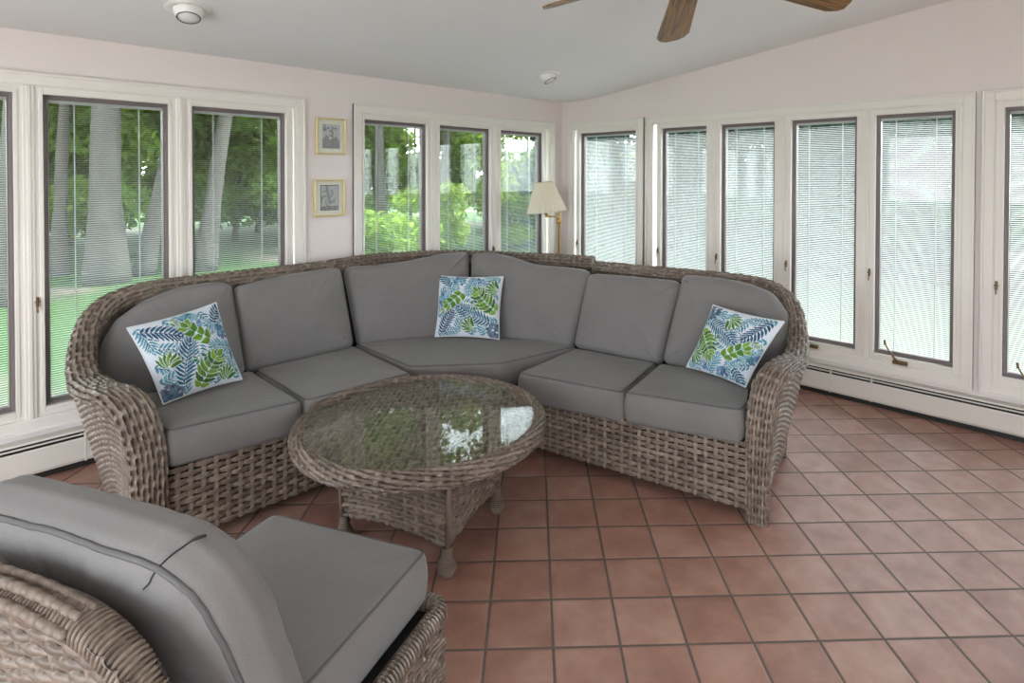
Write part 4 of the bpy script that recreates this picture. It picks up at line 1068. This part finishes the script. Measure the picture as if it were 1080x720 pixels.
def leaves_mesh(name, clumps, per, size, mat, seed):
    rs = np.random.default_rng(seed); V = []; 
    for (cx, cy, cz, rx, ry, rz) in clumps:
        n = per
        d = rs.normal(size=(n, 3)); d /= np.linalg.norm(d, axis=1, keepdims=True); rad = rs.random(n) ** .5
        c = np.array([cx, cy, cz]) + d * rad[:, None] * np.array([rx, ry, rz])
        a = rs.normal(size=(n, 3)); a /= np.linalg.norm(a, axis=1, keepdims=True); b = np.cross(a, rs.normal(size=(n, 3))); b /= np.linalg.norm(b, axis=1, keepdims=True)
        s = size * (.6 + .8 * rs.random(n))[:, None]
        V.append(np.stack([c - a * s, c + b * s * .45, c + a * s, c - b * s * .45], 1))
    V = np.concatenate(V).reshape(-1, 3)
    F = np.arange(len(V)).reshape(-1, 4)
    o = mesh_obj(name, V, F, mat, smooth=False)
    return o

def trunk_mesh(name, pts, r, mat):
    mb = MB(); P = catmull(pts, 8); m = len(P)
    rr = [r * (1.45 - .45 * min(1, i / 5)) * (1 - .45 * i / m) for i in range(m)]
    mb.tube(P, rr, 14)
    return mb.build(name, mat, smooth=True)

def tree(name, label, cat, group, x, y, trunk_pts, tr, clumps, per, size, leafmat, seed):
    root = empty(name, (x, y, GZ), label, cat, group)
    if trunk_pts is not None:
        o = trunk_mesh('trunk', trunk_pts, tr, M['bark']); o.location = (x, y, GZ); attach(o, root)
    if clumps:
        o = leaves_mesh('foliage', clumps, per, size, leafmat, seed); o.location = (x, y, GZ); attach(o, root)
    return root

def crown(rs, n, r, z0, z1, cr):
    return [(rs.uniform(-r, r), rs.uniform(-r, r), rs.uniform(z0, z1), cr * rs.uniform(.7, 1.2), cr * rs.uniform(.7, 1.2), cr * rs.uniform(.5, .8)) for _ in range(n)]

rs = np.random.default_rng(3)
def straight(h, lx=0., ly=0., w=.1): return [(0, 0, -.1), (lx * .3, ly * .3, h * .3), (lx * .6 + w, ly * .6, h * .6), (lx, ly, h)]
G1 = 'woodland trees beyond the lawn on the left'
def pix_ground(px, py):
    return None
woods = [
    (2.335, 13.2, .27, .0, 'thick pale tree trunk behind the left wall windows, widest of the woodland'),
    (1.87, 14.9, .12, .25, 'slim dark tree left of the thick pale trunk'),
    (2.98, 13.7, .15, 1.5, 'leaning dark tree just right of the thick pale trunk'),
    (4.0, 13.5, .17, 1.0, 'grey tree leaning behind the window left of the pictures'),
    (.9, 12.0, .13, .2, 'tree seen through the cut off window at the left edge'),
    (9.0, 15.0, .16, -.2, 'tree behind the window right of the pictures'),
    (11.5, 15.5, .16, .3, 'tree behind the middle window by the lamp'),
]
for i, (x, y, r, lx_, lb) in enumerate(woods):
    cl = crown(np.random.default_rng(100 + i), 16, 1.7, 4.4, 10.5, 1.25)
    tree('woodland_tree', lb, 'tree', G1, x, y, straight(7.5, lx_, .2, .05), r, cl, 420, .16, M['leaf'], 200 + i)
under = [(-1.0, 17.5), (1.6, 18.6), (4.0, 18.0), (6.4, 18.8), (8.8, 18.6), (11.2, 19.2), (13.8, 18.2), (15.5, 15.6), (.2, 20.6), (2.9, 21.0), (5.4, 21.2), (8.0, 21.4), (11.0, 22.0), (14.0, 21.2), (17.5, 18.0), (18.2, 14.0), (-3.4, 18.5), (2.7, 16.4), (5.1, 16.6), (7.4, 16.9), (9.9, 17.0), (12.6, 16.6), (.6, 16.6), (4.4, 23.5), (1.6, 23.5), (7.0, 23.8), (9.6, 24.2), (12.6, 24.4)]
for i, (x, y) in enumerate(under):
    cl = crown(np.random.default_rng(300 + i), 18, 1.15, .9, 6.6, .85)
    tree('understory_tree', 'bright leafy understory tree in the woodland behind the left wall windows', 'tree', G1 + ' understory', x, y, straight(4.5, .3, .1), .07, cl, 560, .115, M['leaf'], 400 + i)
for i, (x, y, hh) in enumerate([(5.3, 8.3, 1.3), (8.3, 11.6, 1.7), (11.0, 11.9, 1.6)]):
    cl = crown(np.random.default_rng(500 + i), 7, .55, .3, hh, .5)
    tree('shrub', ['low green shrub close outside the window right of the pictures', 'rounded shrub farther back right of the pictures', 'rounded shrub behind the corner lamp'][i], 'shrub', 'garden shrubs', x, y, straight(.8), .03, cl, 420, .07, M['leaf'], 520 + i)
G2 = 'evergreens outside the right wall'
ev = [(11.5, 9.0), (12.3, 6.6), (11.6, 4.4), (12.6, 2.2), (11.9, .3), (13.2, 12.0), (14.5, 8.0), (15.0, 4.6), (14.6, 1.0), (13.6, 3.4), (13.2, 5.4), (13.0, 7.6)]
for i, (x, y) in enumerate(ev):
    rs_ = np.random.default_rng(600 + i)
    cl = [(rs_.uniform(-.4, .4), rs_.uniform(-.4, .4), .5 + k * .5, 1.6 * (1 - k / 15) + .25, 1.6 * (1 - k / 15) + .25, .5) for k in range(13)]
    tree('evergreen_tree', 'dark bushy evergreen in the rows outside the right wall windows', 'tree', G2, x, y, straight(5.5), .12, cl, 620, .12, M['leaf_dark'], 620 + i)

# ------------------------------------------------------------------ light
w = bpy.data.worlds.new('sky'); scene.world = w; w.use_nodes = True
nt = w.node_tree; nt.nodes.clear()
wo = N(nt, 'ShaderNodeOutputWorld'); bg = N(nt, 'ShaderNodeBackground', i_Strength=3.0)
tc = N(nt, 'ShaderNodeTexCoord'); sp = N(nt, 'ShaderNodeSeparateXYZ'); L(nt, tc.outputs['Generated'], sp.inputs[0])
r = N(nt, 'ShaderNodeValToRGB'); e = r.color_ramp.elements
e[0].position = 0.; e[0].color = (.92, .96, 1., 1); e[1].position = .8; e[1].color = (.72, .85, 1., 1)
L(nt, sp.outputs['Z'], r.inputs[0]); L(nt, r.outputs[0], bg.inputs[0])
sx_ = N(nt, 'ShaderNodeMapRange', n_1=-1., n_2=1., n_3=2.2, n_4=5.2); L(nt, sp.outputs['X'], sx_.inputs[0]); L(nt, sx_.outputs[0], bg.inputs['Strength']); L(nt, bg.outputs[0], wo.inputs[0])

sl = bpy.data.lights.new('sun', 'SUN'); sl.energy = 2.7; sl.angle = math.radians(1.5); sl.color = (1, .95, .86)
so = bpy.data.objects.new('sun', sl); COL.objects.link(so)
az, el = math.radians(-10), math.radians(57)
d = Vector((math.cos(az) * math.cos(el), math.sin(az) * math.cos(el), math.sin(el)))
so.rotation_euler = d.to_track_quat('Z', 'Y').to_euler()

def portal(name, c, rot, sx_, sy_):
    l = bpy.data.lights.new(name, 'AREA'); l.shape = 'RECTANGLE'; l.size = sx_; l.size_y = sy_; l.cycles.is_portal = True
    o = bpy.data.objects.new(name, l); o.location = c; o.rotation_euler = rot; COL.objects.link(o)
for g in A_G: portal('daylight_portal', ((g[0] + g[1]) / 2, YA + .2, 1.19), (-PI / 2, 0, 0), g[1] - g[0], 1.9)
for g in B_G: portal('daylight_portal', (XB + .2, (g[0] + g[1]) / 2, 1.19), (PI / 2, 0, PI / 2), g[1] - g[0], 1.9)
for (a_, b_) in ((-2.3, .2), (.3, 2.9)): portal('daylight_portal', (XW - .2, (a_ + b_) / 2, 1.18), (PI / 2, 0, -PI / 2), b_ - a_, 1.9)
for (a_, b_) in ((-1.6, .2),): portal('daylight_portal', ((a_ + b_) / 2, YS - .2, 1.12), (PI / 2, 0, 0), b_ - a_, 2.1)

# ------------------------------------------------------------------ camera
f, cx, cy, pit, rol, yaw = 625.98, 583.5583, 194.417, .0146, .0021, .8207
fwd = Vector((math.sin(yaw), math.cos(yaw), 0)); right = Vector((math.cos(yaw), -math.sin(yaw), 0)); up = Vector((0, 0, 1))
f2 = fwd * math.cos(pit) - up * math.sin(pit); u2 = up * math.cos(pit) + fwd * math.sin(pit)
r3 = right * math.cos(rol) + u2 * math.sin(rol); u3 = u2 * math.cos(rol) - right * math.sin(rol)
cam = bpy.data.cameras.new('camera'); co = bpy.data.objects.new('camera', cam); COL.objects.link(co)
mw = Matrix.Identity(4)
for i in range(3):
    mw[i][0], mw[i][1], mw[i][2] = r3[i], u3[i], -f2[i]
mw[2][3] = H
co.matrix_world = mw
cam.sensor_width = 36; cam.sensor_fit = 'HORIZONTAL'; cam.lens = 36 * f / 1080
cam.shift_x = (540 - cx) / 1080; cam.shift_y = -(360 - cy) / 1080
cam.clip_start = .02; cam.clip_end = 300
scene.camera = co

vs = scene.view_settings
vs.view_transform = 'Standard'; vs.look = 'None'; vs.gamma = 1; vs.use_curve_mapping = False; vs.exposure = 1.6
cy_ = scene.cycles
cy_.max_bounces = 10; cy_.diffuse_bounces = 6; cy_.glossy_bounces = 4; cy_.transparent_max_bounces = 24; cy_.transmission_bounces = 6
cy_.caustics_reflective = False; cy_.caustics_refractive = False; cy_.sample_clamp_indirect = 6.
cy_.use_denoising = True
